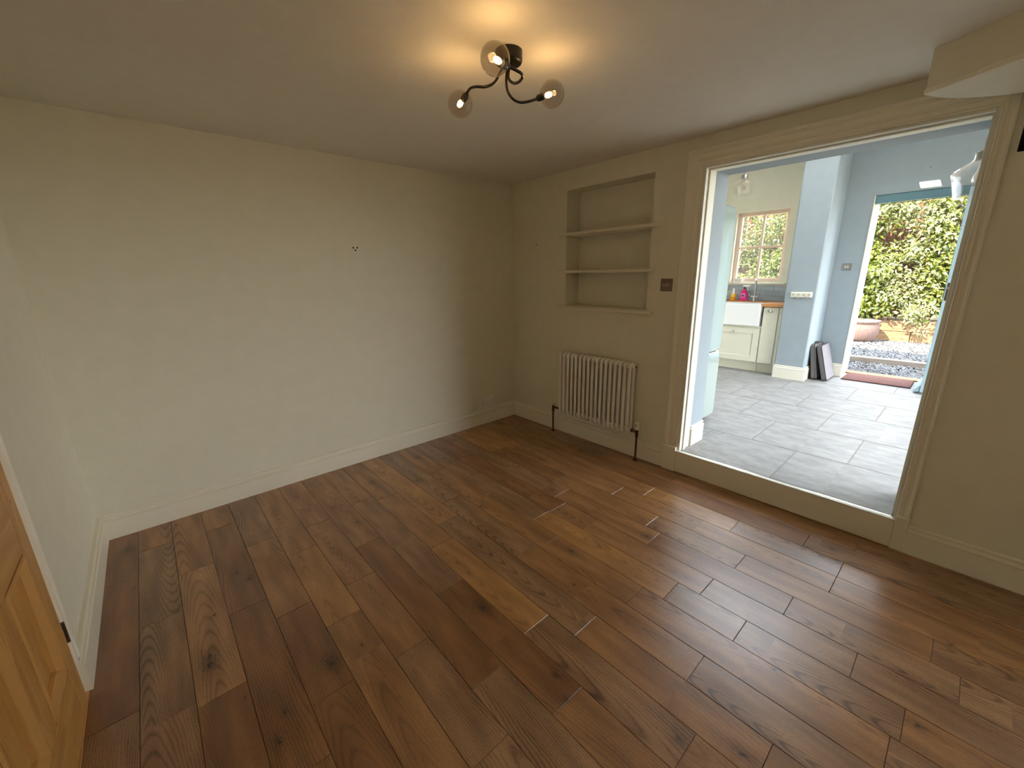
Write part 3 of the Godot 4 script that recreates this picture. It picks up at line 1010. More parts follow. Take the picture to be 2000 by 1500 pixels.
# ---------------------------------------------------------------- kitchen
func kitchen_shell() -> void:
	var kx0 := 0.2
	var kx1 := 3.9
	# floor slab, grout, tiles
	var fl := Node3D.new()
	fl.name = "floor_kitchen"
	add_child(fl)
	structure(fl, "pale grey square stone tile floor of the kitchen", "floor")
	var mb := MB.new()
	var grout := mat(rgb(132, 130, 124), 0.9)
	mb.box(Vector3(kx0 - 0.1, -0.12, KW - 0.46), Vector3(kx1 + 0.1, KF - 0.002, -0.018))
	part("grout_bed", mb, grout, fl)
	var tile_mats := []
	for k in 4:
		tile_mats.append(tile_mat(60 + k))
	var z := -0.020
	var rz := [-0.020, -0.635, -1.262, -1.890, -2.518, -3.146, -3.774, -4.10]
	for i in rz.size() - 1:
		var z1: float = rz[i]
		var z0: float = rz[i + 1]
		var xo := (2.543 if i % 2 == 0 else 2.231) - 0.006 * i
		var xs := []
		var x := xo - 0.627 * 4
		while x < kx1 + 0.3:
			xs.append(clampf(x, kx0, kx1))
			x += 0.627
		for j in xs.size() - 1:
			if xs[j + 1] - xs[j] < 0.03:
				continue
			if z0 < KW and (xs[j + 1] < 2.2 or xs[j] > 3.1):
				continue
			tile(fl, xs[j], xs[j + 1], z0, z1, tile_mats[rng.randi() % 4])
	# wall towards the front room, kitchen side
	mb = MB.new()
	slab(mb, 2, kx0 - 0.2, kx1 + 0.2, KF - 0.1, KC, ZB, -0.1452, [[1.922, 0.0, 3.171, OY1 + 0.006], [0.70, 1.2, 1.58, 2.24], [3.24, 1.98, 3.77, 2.21]])
	slab(mb, 2, 0.70, 1.58, 1.2, 2.24, ZB, -0.21)
	slab(mb, 2, 3.24, 3.77, 1.98, 2.21, ZB, -0.19)
	structure(part("wall_kitchen_front", mb, M.blue), "pale blue deep reveal of the doorway on its kitchen side", "wall")
	# garden wall, left stretch (cream, with window) and right stretch (blue, with door)
	mb = MB.new()
	slab(mb, 2, kx0 - 0.2, 1.80, -0.1, KC + 0.3, KW - 0.14, KW, [[0.735, 1.372, 1.395, 2.325]])
	structure(part("wall_garden_left", mb, M.cream), "cream kitchen wall around the small window", "wall")
	mb = MB.new()
	slab(mb, 2, 1.80, kx1 + 0.2, -0.1, KC + 0.3, KW - 0.40, KW, [[2.248, -0.2, 3.035, 2.352]])
	var gw := structure(part("wall_garden_right", mb, M.blue), "pale blue kitchen wall around the garden door", "wall")
	for q in [[2.174, 0.77], [2.663, 2.581]]:
		var hb := MB.new()
		hb.lathe(PackedVector2Array([Vector2(0.008, 0), Vector2(0.008, 0.004), Vector2(0.005, 0.007), Vector2(0, 0.008)]), 10, Transform3D(Basis(Vector3.RIGHT, PI / 2), Vector3(q[0], q[1], KW)))
		part("wall_screw", hb, M.steel, gw)
	# pier between window and door
	mb = MB.new()
	mb.box(Vector3(1.636, KF - 0.05, KW), Vector3(1.966, KC, -3.12), 0.012)
	structure(part("wall_pier", mb, M.blue), "pale blue pier between window and garden door", "wall")
	mb = MB.new()
	slab(mb, 0, KW - 0.4, ZB, -0.1, KC + 0.3, kx0 - 0.2, kx0)
	structure(part("wall_kitchen_left", mb, M.cream), "cream kitchen wall behind the fridge", "wall")
	mb = MB.new()
	slab(mb, 0, KW - 0.4, ZB, -0.1, KC + 0.3, kx1, kx1 + 0.2, [[-3.35, KF + 0.01, -0.50, 2.55]])
	structure(part("wall_kitchen_right", mb, M.white_plaster), "pale kitchen wall to the right, out of view", "wall")
	window_frame("window_2", "wide glazed garden doors in the right kitchen wall, out of view", 0, kx1 + 0.1, -3.35, -0.50, KF + 0.01, 2.55)
	# roof with a long rooflight
	mb = MB.new()
	slab(mb, 1, kx0 - 0.2, kx1 + 0.2, KW - 0.55, -0.145, KC, KC + 0.18, [[1.25, -2.95, 2.45, -1.90], [2.30, -3.246, 2.53, -3.058]])
	structure(part("ceiling_kitchen", mb, M.white_plaster), "white kitchen ceiling with a rooflight", "ceiling")
	var rf := Node3D.new()
	rf.name = "window_3"
	add_child(rf)
	structure(rf, "rooflight in the kitchen ceiling", "window")
	var pw := 1.20 / 4.0
	for k in 4:
		mb = MB.new()
		mb.box(Vector3(1.26 + k * pw, KC + 0.10, -2.94), Vector3(1.24 + (k + 1) * pw, KC + 0.106, -1.91))
		part("pane", mb, M.pane, rf)
	for k in 3:
		mb = MB.new()
		mb.box(Vector3(1.237 + (k + 1) * pw, KC + 0.05, -2.95), Vector3(1.263 + (k + 1) * pw, KC + 0.15, -1.90))
		part("glazing_bar", mb, M.kgloss, rf)
	mb = MB.new()
	mb.box(Vector3(2.30, KC + 0.18, -3.246), Vector3(2.53, KC + 0.186, -3.058))
	part("pane", mb, M.pane, rf)
	# skirtings
	var t := 0.022
	var hk := 0.165
	structure(skirting("baseboard_reveal", Vector3(1.922, KF, -0.150), Vector3(1.922, KF, ZB), Vector3.RIGHT, hk, 0.018, M.kgloss, 0.0, 0.0), "white skirting inside the doorway reveal, left side", "skirting board")
	structure(skirting("baseboard_pier", Vector3(1.636, KF, -3.12), Vector3(1.966, KF, -3.12), Vector3.BACK, hk, t, M.kgloss, 0.0, 1.0), "white skirting round the foot of the blue pier", "skirting board")
	structure(skirting("baseboard_pier_side", Vector3(1.966, KF, KW), Vector3(1.966, KF, -3.12), Vector3.RIGHT, hk, t, M.kgloss, 1.0, 1.0), "white skirting on the garden-door side of the pier", "skirting board")
	structure(skirting("baseboard_garden", Vector3(1.966, KF, KW), Vector3(2.248, KF, KW), Vector3.BACK, hk, t, M.kgloss, 1.0, 0.0), "white skirting left of the garden door", "skirting board")
	# kitchen window
	var sv: Material = M.gloss
	M.gloss = mat(rgb(232, 208, 188), 0.4)
	window_frame("window_1", "small four-pane kitchen window with pinkish wooden frame", 2, KW - 0.10, 0.735, 1.395, 1.372, 2.325)
	M.gloss = sv
	mb = MB.new()
	mb.box(Vector3(0.62, 1.338, KW - 0.06), Vector3(1.468, 1.358, KW + 0.035), 0.006)
	structure(part("window_sill", mb, M.kgloss), "cream sill board under the small kitchen window", "window sill")
	garden_door()

func tile_mat(seed_: int) -> StandardMaterial3D:
	var w := 192
	var n1 := noise(seed_, 1.0, 4)
	var n2 := noise(seed_ + 31, 1.0, 3)
	var data := PackedByteArray()
	data.resize(w * w * 3)
	for y in w:
		for x in w:
			var u := float(x) / w
			var v := float(y) / w
			var a := n1.get_noise_2d(u * 2.4, v * 5.0)
			var b := n2.get_noise_2d(u * 9.0, v * 28.0)
			var c := n1.get_noise_2d(u * 60.0 + 9.0, v * 60.0)
			var g := 0.565 + 0.075 * a + 0.035 * b + 0.018 * c
			var i := (y * w + x) * 3
			data[i] = int(clampf(g * 1.0, 0, 1) * 255)
			data[i + 1] = int(clampf(g * 0.992, 0, 1) * 255)
			data[i + 2] = int(clampf(g * 0.972, 0, 1) * 255)
	var m := mat(Color.WHITE, 0.5, 0.0, 0.4)
	m.albedo_texture = ImageTexture.create_from_image(Image.create_from_data(w, w, false, Image.FORMAT_RGB8, data))
	return m

func tile(fl: Node3D, x0: float, x1: float, z0: float, z1: float, m: Material) -> void:
	var g := 0.0028
	var b := 0.0015
	var top := KF + rng.randf_range(-0.0003, 0.0003)
	var mb := MB.new()
	var a := Vector3(x0 + g, top, z0 + g)
	var e := Vector3(x1 - g, top, z1 - g)
	var s := Vector2(rng.randf(), rng.randf())
	var uvf := func(p: Vector3) -> Vector2:
		return Vector2((p.x - x0) / 0.63, (p.z - z0) / 0.63) + s
	var A := Vector3(a.x + b, top, a.z + b)
	var B := Vector3(a.x + b, top, e.z - b)
	var C := Vector3(e.x - b, top, e.z - b)
	var E := Vector3(e.x - b, top, a.z + b)
	var A1 := Vector3(a.x, top - 0.006, a.z)
	var B1 := Vector3(a.x, top - 0.006, e.z)
	var C1 := Vector3(e.x, top - 0.006, e.z)
	var E1 := Vector3(e.x, top - 0.006, a.z)
	for q in [[A, B, C, E], [A1, B1, B, A], [B1, C1, C, B], [C1, E1, E, C], [E1, A1, A, E]]:
		mb.quaduv(q[0], q[1], q[2], q[3], uvf.call(q[0]), uvf.call(q[1]), uvf.call(q[2]), uvf.call(q[3]))
	part("tile", mb, m, fl)

func garden_door() -> void:
	var o := Node3D.new()
	o.name = "door_2"
	add_child(o)
	structure(o, "blue painted garden door standing open into the kitchen", "door")
	var teal := mat(rgb(98, 132, 142), 0.45)
	var leafm := mat(rgb(142, 166, 176), 0.45)
	var zf := KW - 0.34
	var mb := MB.new()
	mb.box(Vector3(2.205, 2.298, zf - 0.06), Vector3(3.06, 2.42, zf + 0.02), 0.004)
	mb.box(Vector3(2.249, 2.262, KW - 0.075), Vector3(3.034, 2.351, KW - 0.012), 0.004)
	part("frame_head", mb, teal, o)
	mb = MB.new()
	mb.box(Vector3(2.18, 0.12, zf - 0.06), Vector3(2.228, 2.298, zf + 0.02), 0.003)
	part("frame_jamb", mb, M.kgloss, o)
	mb = MB.new()
	mb.box(Vector3(2.996, 0.12, zf - 0.06), Vector3(3.06, 2.298, zf + 0.02), 0.003)
	part("frame_jamb", mb, teal, o)
	# dark weather strip round the frame
	mb = MB.new()
	mb.box(Vector3(2.228, 0.18, zf - 0.052), Vector3(2.234, 2.294, zf - 0.040))
	part("weather_strip", mb, M.dark, o)
	mb = MB.new()
	mb.box(Vector3(2.228, 2.288, zf - 0.052), Vector3(2.996, 2.294, zf - 0.040))
	part("weather_strip", mb, M.dark, o)
	mb = MB.new()
	var oak := mat(rgb(150, 104, 66), 0.5)
	mb.box(Vector3(2.20, KF - 0.01, zf - 0.10), Vector3(3.04, KF + 0.016, zf + 0.06), 0.004)
	part("threshold", mb, oak, o)
	# painted boards lining the reveal, left
	mb = MB.new()
	mb.box(Vector3(2.240, KF, zf + 0.02), Vector3(2.249, 2.352, KW + 0.006), 0.002)
	part("reveal_lining", mb, M.kgloss, o)
	# the leaf: turned a right angle into the room, its lock edge towards the viewer
	var lx0 := 3.016
	var lx1 := 3.060
	var z1 := zf + 0.03
	var z2 := -3.335
	mb = MB.new()
	mb.box(Vector3(lx0, KF + 0.02, z1), Vector3(lx1, 2.285, z2), 0.002)
	var leaf := part("leaf", mb, leafm, o)
	for q in [[0.34, 1.00], [1.14, 2.15]]:
		for s in [-1.0, 1.0]:
			mb = MB.new()
			var x: float = lx0 - 0.004 if s < 0 else lx1 - 0.002
			mb.box(Vector3(x, q[0] + KF, z1 + 0.12), Vector3(x + 0.006, q[1], z2 - 0.12), 0.003)
			part("panel", mb, leafm, leaf)
	mb = MB.new()
	mb.box(Vector3(lx0 + 0.010, 1.19, z2 - 0.001), Vector3(lx1 - 0.010, 1.37, z2 + 0.002), 0.001)
	part("lock_plate", mb, M.brass_dark, leaf)
	mb = MB.new()
	mb.box(Vector3(lx0 + 0.014, 1.305, z2 + 0.001), Vector3(lx1 - 0.014, 1.330, z2 + 0.012), 0.002)
	part("latch", mb, M.chrome, leaf)
	for s in [-1.0, 1.0]:
		mb = MB.new()
		var x: float = lx0 if s < 0 else lx1
		mb.tube(smooth_path([Vector3(x, 1.30, z2 - 0.06), Vector3(x + s * 0.036, 1.30, z2 - 0.06), Vector3(x + s * 0.045, 1.30, z2 - 0.075), Vector3(x + s * 0.045, 1.298, z2 - 0.17)], 5), 0.008, 10)
		mb.box(Vector3(minf(x, x + s * 0.006), 1.20, z2 - 0.08), Vector3(maxf(x, x + s * 0.006), 1.36, z2 - 0.04), 0.002)
		part("handle", mb, M.black, leaf)
	# weather board along the foot of the leaf
	mb = MB.new()
	var pf := PackedVector2Array([Vector2(0, 0), Vector2(0.055, 0), Vector2(0.055, 0.012), Vector2(0.0, 0.075)])
	# u = -x, v = y : (-x) x y = -z
	mb.extrude(pf, Vector3(lx0, KF + 0.022, z2 - 0.01), Vector3.LEFT, Vector3.UP, Vector3.FORWARD, z2 - z1 - 0.04)
	part("weather_board", mb, leafm, leaf)

func kitchen_things() -> void:
	fridge()
	sink_run()
	# hook rail on the pier
	var hr := thing("hook_rail", "white rail with four metal hooks on the blue pier", "hook rail", Vector3(1.815, 1.232, -3.12))
	var mb := MB.new()
	mb.box(Vector3(-0.112, -0.031, 0), Vector3(0.112, 0.031, 0.016), 0.004)
	part("rail", mb, M.kgloss, hr)
	for k in 4:
		var x := -0.081 + k * 0.054
		mb = MB.new()
		mb.lathe(PackedVector2Array([Vector2(0.011, 0), Vector2(0.011, 0.004), Vector2(0, 0.006)]), 12, Transform3D(Basis(Vector3.RIGHT, PI / 2), Vector3(x, 0.0, 0.016)))
		mb.tube(smooth_path([Vector3(x, 0.0, 0.018), Vector3(x, -0.01, 0.036), Vector3(x, -0.035, 0.040), Vector3(x, -0.042, 0.054), Vector3(x, -0.028, 0.064)], 4), 0.004, 8)
		part("hook", mb, M.steel, hr)
	# switch beside the garden door
	var sw := thing("light_switch", "brushed metal switch plate beside the garden door", "switch", Vector3(2.10, 1.553, KW))
	mb = MB.new()
	mb.box(Vector3(-0.050, -0.044, 0), Vector3(0.050, 0.044, 0.006), 0.002)
	part("plate", mb, M.steel, sw)
	for k in 2:
		mb = MB.new()
		mb.box_at(Transform3D(Basis(Vector3.RIGHT, 0.2), Vector3(-0.012 + k * 0.024, 0, 0.0075)), Vector3(0.011, 0.024, 0.005), 0.001)
		part("rocker", mb, M.plastic, sw)
	# folded pads leaning on the pier
	for k in 2:
		pad(k)
	# door mat
	var dm := cloudy(rgb(92, 58, 52), rgb(132, 92, 84), 0.12, 3.0, 0.98, 77, 1.0)
	var mt := thing("door_mat", "reddish brown coir door mat on the tiles inside the garden door", "door mat", Vector3(0, KF, 0))
	mb = MB.new()
	mb.box(Vector3(2.285, 0.0008, -3.985), Vector3(2.925, 0.016, -3.545), 0.005)
	part("pile", mb, dm, mt)
	mb = MB.new()
	mb.box(Vector3(2.279, 0.0004, -3.991), Vector3(2.931, 0.004, -3.539), 0.001)
	part("backing", mb, M.dark, mt)
	pendant(Vector3(1.085, 2.54, -2.87), "clear glass pendant lamp hanging by the kitchen sink window")
	pendant(Vector3(3.148, 2.006, -0.62), "clear glass pendant lamp partly hidden by the right door jamb")

func pendant(at: Vector3, label: String) -> void:
	var o := thing("pendant_lamp", label, "lamp", at, "glass pendants in the kitchen")
	var g := glass(rgb(120, 112, 96), 0.10, 0.01)
	var mb := MB.new()
	var outer := PackedVector2Array([Vector2(0.088, -0.115), Vector2(0.100, -0.060), Vector2(0.114, -0.004), Vector2(0.119, 0.012), Vector2(0.112, 0.026), Vector2(0.085, 0.046), Vector2(0.056, 0.064), Vector2(0.043, 0.076), Vector2(0.040, 0.092), Vector2(0.046, 0.118)])
	mb.lathe(outer, 40)
	part("glass_shade", mb, g, o)
	var fit := MB.new()
	fit.lathe(PackedVector2Array([Vector2(0.0, 0.070), Vector2(0.034, 0.070), Vector2(0.036, 0.078), Vector2(0.036, 0.112), Vector2(0.030, 0.120), Vector2(0.010, 0.122), Vector2(0.007, 0.140), Vector2(0.0, 0.140)]), 24)
	part("lamp_holder", fit, M.steel, o)
	var bl := MB.new()
	bl.lathe(PackedVector2Array([Vector2(0.0, -0.058), Vector2(0.022, -0.050), Vector2(0.032, -0.028), Vector2(0.030, -0.006), Vector2(0.018, 0.024), Vector2(0.013, 0.045), Vector2(0.013, 0.070)]), 24)
	part("bulb", bl, glass(rgb(170, 150, 120), 0.12, 0.02), o)
	var fl := MB.new()
	for k in 4:
		var a := TAU * k / 4
		fl.tube(PackedVector3Array([Vector3(cos(a) * 0.004, 0.05, sin(a) * 0.004), Vector3(cos(a) * 0.013, 0.012, sin(a) * 0.013), Vector3(cos(a + 0.6) * 0.010, -0.03, sin(a + 0.6) * 0.010)]), 0.0012, 5)
	part("filament", fl, mat(rgb(214, 160, 90), 0.4, 0.3), o)
	var cd := MB.new()
	cd.tube(PackedVector3Array([Vector3(0, 0.138, 0), Vector3(0, KC - at.y, 0)]), 0.0035, 8)
	part("cord", cd, mat(rgb(92, 88, 84), 0.7), o)
	var rs := MB.new()
	rs.lathe(PackedVector2Array([Vector2(0, -0.03), Vector2(0.03, -0.03), Vector2(0.045, -0.01), Vector2(0.045, 0.0)]), 20, Transform3D(Basis.IDENTITY, Vector3(0, KC - at.y, 0)))
	part("ceiling_rose", rs, M.steel, o)

func pad(k: int) -> void:
	var lab: String = ["grey fabric folded pad nearest the garden door, leaning on another", "grey fabric folded pad wedged between pier and front pad"][k]
	var o := thing("folded_pad", lab, "pad", Vector3.ZERO, "grey pads leaning by the garden door")
	var gm := cloudy(rgb(122, 119, 122), rgb(144, 141, 144), 0.1, 2.0, 0.95, 88 + k, 0.4)
	var dk := mat(rgb(52, 50, 50), 0.9)
	var sd := mat(rgb(96, 92, 90), 0.95)
	var h := 0.44
	var w := 0.40
	var th := 0.056
	# stands on its lower edge, leaning towards -x
	var foot := Vector3(2.168 - 0.112 * k, KF + 0.010, -3.455 + 0.0 * k)
	var tilt := 0.262 - 0.10 * k
	var b := Basis(Vector3.BACK, tilt)
	var t := Transform3D(b, foot + b * Vector3(0.0, h / 2, 0))
	var mb := MB.new()
	# body: rounded slab in the y-z plane
	var rr := rounded_rect(w, h, 0.035, 5)
	# u = -z, v = y, w = ... (-z) x y = x
	mb.extrude(rr, t * Vector3(-th / 2 + 0.006, 0, 0), t.basis * Vector3.FORWARD, t.basis * Vector3.UP, t.basis * Vector3.RIGHT, th - 0.012)
	part("side_band", mb, sd, o)
	for s in [-1.0, 1.0]:
		mb = MB.new()
		var r2 := rounded_rect(w - 0.010, h - 0.010, 0.032, 5)
		var x: float = th / 2 - 0.008 if s > 0 else -th / 2
		mb.extrude(r2, t * Vector3(x, 0, 0), t.basis * Vector3.FORWARD, t.basis * Vector3.UP, t.basis * Vector3.RIGHT, 0.008)
		part("cover_panel", mb, gm, o)
		var pth := []
		var r3 := rounded_rect(w - 0.004, h - 0.004, 0.035, 5)
		for q in r3:
			pth.append(t * Vector3((th / 2 - 0.005) * s, q.y, -q.x))
		pth.append(pth[0])
		mb = MB.new()
		mb.tube(PackedVector3Array(pth), 0.0042, 6, false)
		part("piping", mb, dk, o)
	# carry handle
	mb = MB.new()
	mb.tube(smooth_path([t * Vector3(0, h / 2 - 0.004, -0.05), t * Vector3(0, h / 2 + 0.016, -0.03), t * Vector3(0, h / 2 + 0.016, 0.03), t * Vector3(0, h / 2 - 0.004, 0.05)], 4), 0.006, 6)
	part("carry_handle", mb, dk, o)

func fridge() -> void:
	var o := thing("fridge", "tall glossy pale mint fridge with rounded edges left of the doorway", "fridge", Vector3(0, KF, 0))
	var mint := mat(rgb(150, 164, 157), 0.08)
	mint.clearcoat_enabled = true
	mint.clearcoat = 0.8
	mint.clearcoat_roughness = 0.04
	var z0 := -0.925
	var z1 := -0.385
	var top := 1.865
	# body
	var mb := MB.new()
	mb.box(Vector3(1.16, 0.05, z0 + 0.004), Vector3(1.728, top - 0.012, z1 - 0.004), 0.02)
	part("body", mb, mint, o)
	mb = MB.new()
	mb.box(Vector3(1.728, 0.065, z0 + 0.012), Vector3(1.738, top - 0.02, z1 - 0.012))
	part("door_seal", mb, M.dark, o)
	# doors: rounded-edge slabs, front towards +x
	for q in [["freezer_door", 0.05, 0.66], ["fridge_door", 0.668, top]]:
		mb = MB.new()
		var h: float = q[2] - q[1]
		var w := z1 - z0
		var cz := (z0 + z1) / 2
		var cy: float = (q[1] + q[2]) / 2.0
		# layered rounded rectangles make the cushioned front
		var layers := [[1.738, 0.0], [1.772, 0.0], [1.784, 0.004], [1.790, 0.012], [1.792, 0.022]]
		var rings := []
		for l in layers:
			var ring := PackedVector3Array()
			for p in rounded_rect(w - 2 * l[1], h - 2 * l[1], 0.04, 6):
				ring.append(Vector3(l[0], cy + p.y, cz - p.x))
			rings.append(ring)
		for i in rings.size() - 1:
			var m: int = rings[i].size()
			for j in m:
				var j2 := (j + 1) % m
				mb.quad(rings[i][j], rings[i][j2], rings[i + 1][j2], rings[i + 1][j])
		var last: PackedVector3Array = rings[rings.size() - 1]
		var cen := Vector3(1.7925, cy, cz)
		for j in last.size():
			mb.tri(cen, last[j], last[(j + 1) % last.size()])
		var d := part(q[0], mb, mint, o)
		mb = MB.new()
		var hy: float = cy + (-0.02 if q[0] == "fridge_door" else 0.22)
		mb.tube(smooth_path([Vector3(1.79, hy - 0.12, z1 - 0.06), Vector3(1.822, hy - 0.11, z1 - 0.06), Vector3(1.828, hy, z1 - 0.06), Vector3(1.822, hy + 0.11, z1 - 0.06), Vector3(1.79, hy + 0.12, z1 - 0.06)], 4), 0.008, 8)
		part("handle", mb, M.chrome, d)
	mb = MB.new()
	mb.box(Vector3(1.20, 0.0, z0 + 0.03), Vector3(1.73, 0.05, z1 - 0.03), 0.004)
	part("plinth", mb, M.dark, o)

func sink_run() -> void:
	var zc := -3.22
	# drawer unit under the sink
	var c1 := thing("base_cabinet", "cream shaker drawer cabinet under the white sink", "cabinet", Vector3.ZERO)
	var mb := MB.new()
	mb.box(Vector3(0.745, KF + 0.13, KW + 0.002), Vector3(1.388, 0.795, zc - 0.022), 0.001)
	part("body", mb, M.cabinet, c1)
	shaker(c1, "drawer_front", 0.752, 1.380, 0.308, 0.768, zc, 0.075)
	cup(c1, Vector3(1.056, 0.706, zc))
	mb = MB.new()
	mb.box(Vector3(0.745, KF, KW + 0.05), Vector3(1.388, KF + 0.13, zc - 0.055), 0.001)
	part("plinth", mb, M.cabinet, c1)
	# narrow cabinet
	var c2 := thing("base_cabinet", "narrow cream cupboard with cup handle between sink and pier", "cabinet", Vector3.ZERO)
	mb = MB.new()
	mb.box(Vector3(1.390, KF + 0.13, KW + 0.002), Vector3(1.634, 1.064, zc - 0.022), 0.001)
	part("body", mb, M.cabinet, c2)
	mb = MB.new()
	mb.box(Vector3(1.396, 0.308, zc - 0.021), Vector3(1.572, 1.052, zc), 0.003)
	part("door", mb, M.cabinet, c2)
	mb = MB.new()
	mb.box(Vector3(1.580, 0.308, zc - 0.021), Vector3(1.634, 1.060, zc - 0.006), 0.002)
	part("filler_panel", mb, M.cabinet, c2)
	cup(c2, Vector3(1.466, 1.005, zc))
	mb = MB.new()
	mb.box(Vector3(1.390, KF, KW + 0.05), Vector3(1.634, KF + 0.13, zc - 0.055), 0.001)
	part("plinth", mb, M.cabinet, c2)
	# butler sink
	var sk := thing("butler_sink", "white ceramic butler sink below the small window", "sink", Vector3.ZERO)
	var s := MB.new()
	var sx0 := 0.765
	var sx1 := 1.366
	var y0 := 0.797
	var y1 := 1.088
	var sz0 := -3.585
	var sz1 := zc + 0.03
	var w := 0.028
	s.box(Vector3(sx0, y0, sz1 - w), Vector3(sx1, y1, sz1), 0.008)
	s.box(Vector3(sx0, y0, sz0), Vector3(sx1, y1, sz0 + w), 0.008)
	s.box(Vector3(sx0, y0, sz0 + w - 0.01), Vector3(sx0 + w, y1, sz1 - w + 0.01), 0.006)
	s.box(Vector3(sx1 - w, y0, sz0 + w - 0.01), Vector3(sx1, y1, sz1 - w + 0.01), 0.006)
	s.box(Vector3(sx0 + 0.01, y0 + 0.001, sz0 + 0.01), Vector3(sx1 - 0.01, y0 + 0.03, sz1 - 0.01), 0.002)
	part("basin", s, M.ceramic, sk)
	s = MB.new()
	s.lathe(PackedVector2Array([Vector2(0.045, 0), Vector2(0.042, 0.003), Vector2(0.02, 0.001), Vector2(0, 0.0)]), 20, Transform3D(Basis.IDENTITY, Vector3(1.065, y0 + 0.03, -3.40)))
	part("drain", s, M.chrome, sk)
	# worktop, cut round the sink
	var img := wood_image(950, rgb(214, 156, 96), rgb(160, 100, 52), 512, 64, 1.2, 0.08, 160.0, [], 0.35)
	var oak := wood_mat(img, 0.35)
	oak.uv1_triplanar = true
	oak.uv1_world_triplanar = true
	oak.uv1_scale = Vector3(0.9, 9.0, 9.0)
	var wt := MB.new()
	wt.box(Vector3(1.370, 1.066, KW + 0.002), Vector3(1.634, 1.104, zc + 0.03), 0.003)
	wt.box(Vector3(0.205, 1.066, KW + 0.002), Vector3(1.370, 1.104, -3.589), 0.003)
	wt.box(Vector3(0.205, 1.066, -3.590), Vector3(0.760, 1.104, zc + 0.03), 0.003)
	tag(part("worktop", wt, oak), "oiled oak worktop running behind and beside the sink", "worktop")
	# corner cabinet hidden by the fridge carries the rest of the worktop
	var c3 := thing("base_cabinet", "cream corner cabinet left of the sink, behind the fridge", "cabinet", Vector3.ZERO)
	mb = MB.new()
	mb.box(Vector3(0.205, KF, KW + 0.002), Vector3(0.740, 1.064, zc - 0.022), 0.001)
	part("body", mb, M.cabinet, c3)
	shaker(c3, "door", 0.215, 0.735, 0.308, 1.052, zc, 0.075)
	# splashback of grey brick-shaped tiles
	var sp := thing("splashback", "grey glazed metro tiles between worktop and window sill", "tiles", Vector3.ZERO)
	var gt := []
	for k in 3:
		gt.append(mat([rgb(158, 170, 176), rgb(150, 162, 168), rgb(166, 177, 182)][k], 0.18))
	mb = MB.new()
	mb.box(Vector3(0.205, 1.105, KW + 0.0005), Vector3(1.634, 1.319, KW + 0.004))
	part("grout", mb, mat(rgb(196, 200, 200), 0.9), sp)
	for r in 3:
		var x := 1.634 - 0.205 - (0.0 if r == 1 else 0.10)
		x = 0.205 - (0.10 if r % 2 == 0 else 0.02)
		while x < 1.634:
			var a := maxf(x, 0.206)
			var b := minf(x + 0.203, 1.634)
			if b - a > 0.012:
				mb = MB.new()
				mb.box(Vector3(a + 0.0015, 1.107 + r * 0.0708, KW + 0.003), Vector3(b - 0.0015, 1.107 + r * 0.0708 + 0.0682, KW + 0.010), 0.002)
				part("tile", mb, gt[rng.randi() % 3], sp)
			x += 0.206
	# bridge tap on the worktop
	var tp := thing("kitchen_tap", "chrome swan-neck mixer tap behind the sink", "tap", Vector3(1.125, 1.1045, -3.640))
	mb = MB.new()
	mb.lathe(PackedVector2Array([Vector2(0.026, 0), Vector2(0.026, 0.006), Vector2(0.018, 0.014), Vector2(0.017, 0.05), Vector2(0.020, 0.055), Vector2(0.020, 0.075), Vector2(0.012, 0.085), Vector2(0, 0.086)]), 18)
	part("base", mb, M.chrome, tp)
	mb = MB.new()
	mb.tube(smooth_path([Vector3(0, 0.08, 0), Vector3(0, 0.22, 0), Vector3(0.004, 0.275, 0.012), Vector3(0.012, 0.30, 0.045), Vector3(0.020, 0.285, 0.080), Vector3(0.022, 0.235, 0.090)], 6), 0.011, 12)
	part("spout", mb, M.chrome, tp)
	for s2 in [-1.0, 1.0]:
		mb = MB.new()
		mb.tube(PackedVector3Array([Vector3(0.015 * s2, 0.062, 0), Vector3(0.045 * s2, 0.066, 0.01)]), 0.010, 10)
		mb.tube(PackedVector3Array([Vector3(0.042 * s2, 0.066, 0.008), Vector3(0.062 * s2, 0.095, 0.03)]), 0.006, 8)
		mb.tube(PackedVector3Array([Vector3(0.061 * s2, 0.080, 0.03), Vector3(0.061 * s2, 0.106, 0.03)]), 0.009, 10)
		part("lever", mb, M.chrome, tp)
	# bottles
	spray_bottle()
	var sb := thing("soap_bottle", "small yellow bottle with white cap beside the fridge edge", "bottle", Vector3(0.835, 1.1045, -3.640))
	mb = MB.new()
	mb.lathe(PackedVector2Array([Vector2(0, 0.0), Vector2(0.028, 0.0), Vector2(0.033, 0.008), Vector2(0.034, 0.06), Vector2(0.028, 0.085), Vector2(0.016, 0.098)]), 20)
	part("body", mb, mat(rgb(240, 190, 30), 0.3), sb)
	mb = MB.new()
	mb.lathe(PackedVector2Array([Vector2(0.016, 0.098), Vector2(0.017, 0.115), Vector2(0.012, 0.12), Vector2(0.014, 0.155), Vector2(0.008, 0.175), Vector2(0, 0.176)]), 16)
	part("cap", mb, M.plastic, sb)
	mb = MB.new()
	mb.lathe(PackedVector2Array([Vector2(0.0344, 0.020), Vector2(0.0348, 0.022), Vector2(0.0348, 0.050), Vector2(0.0344, 0.052)]), 20)
	part("label_band", mb, mat(rgb(220, 130, 30), 0.4), sb)
	# small white box on the sill
	var bx := thing("small_box", "small white box standing on the kitchen window sill", "box", Vector3(0.845, 1.358, KW - 0.005))
	mb = MB.new()
	mb.box(Vector3(-0.06, 0, -0.02), Vector3(0.06, 0.066, 0.02), 0.004)
	part("body", mb, M.plastic, bx)
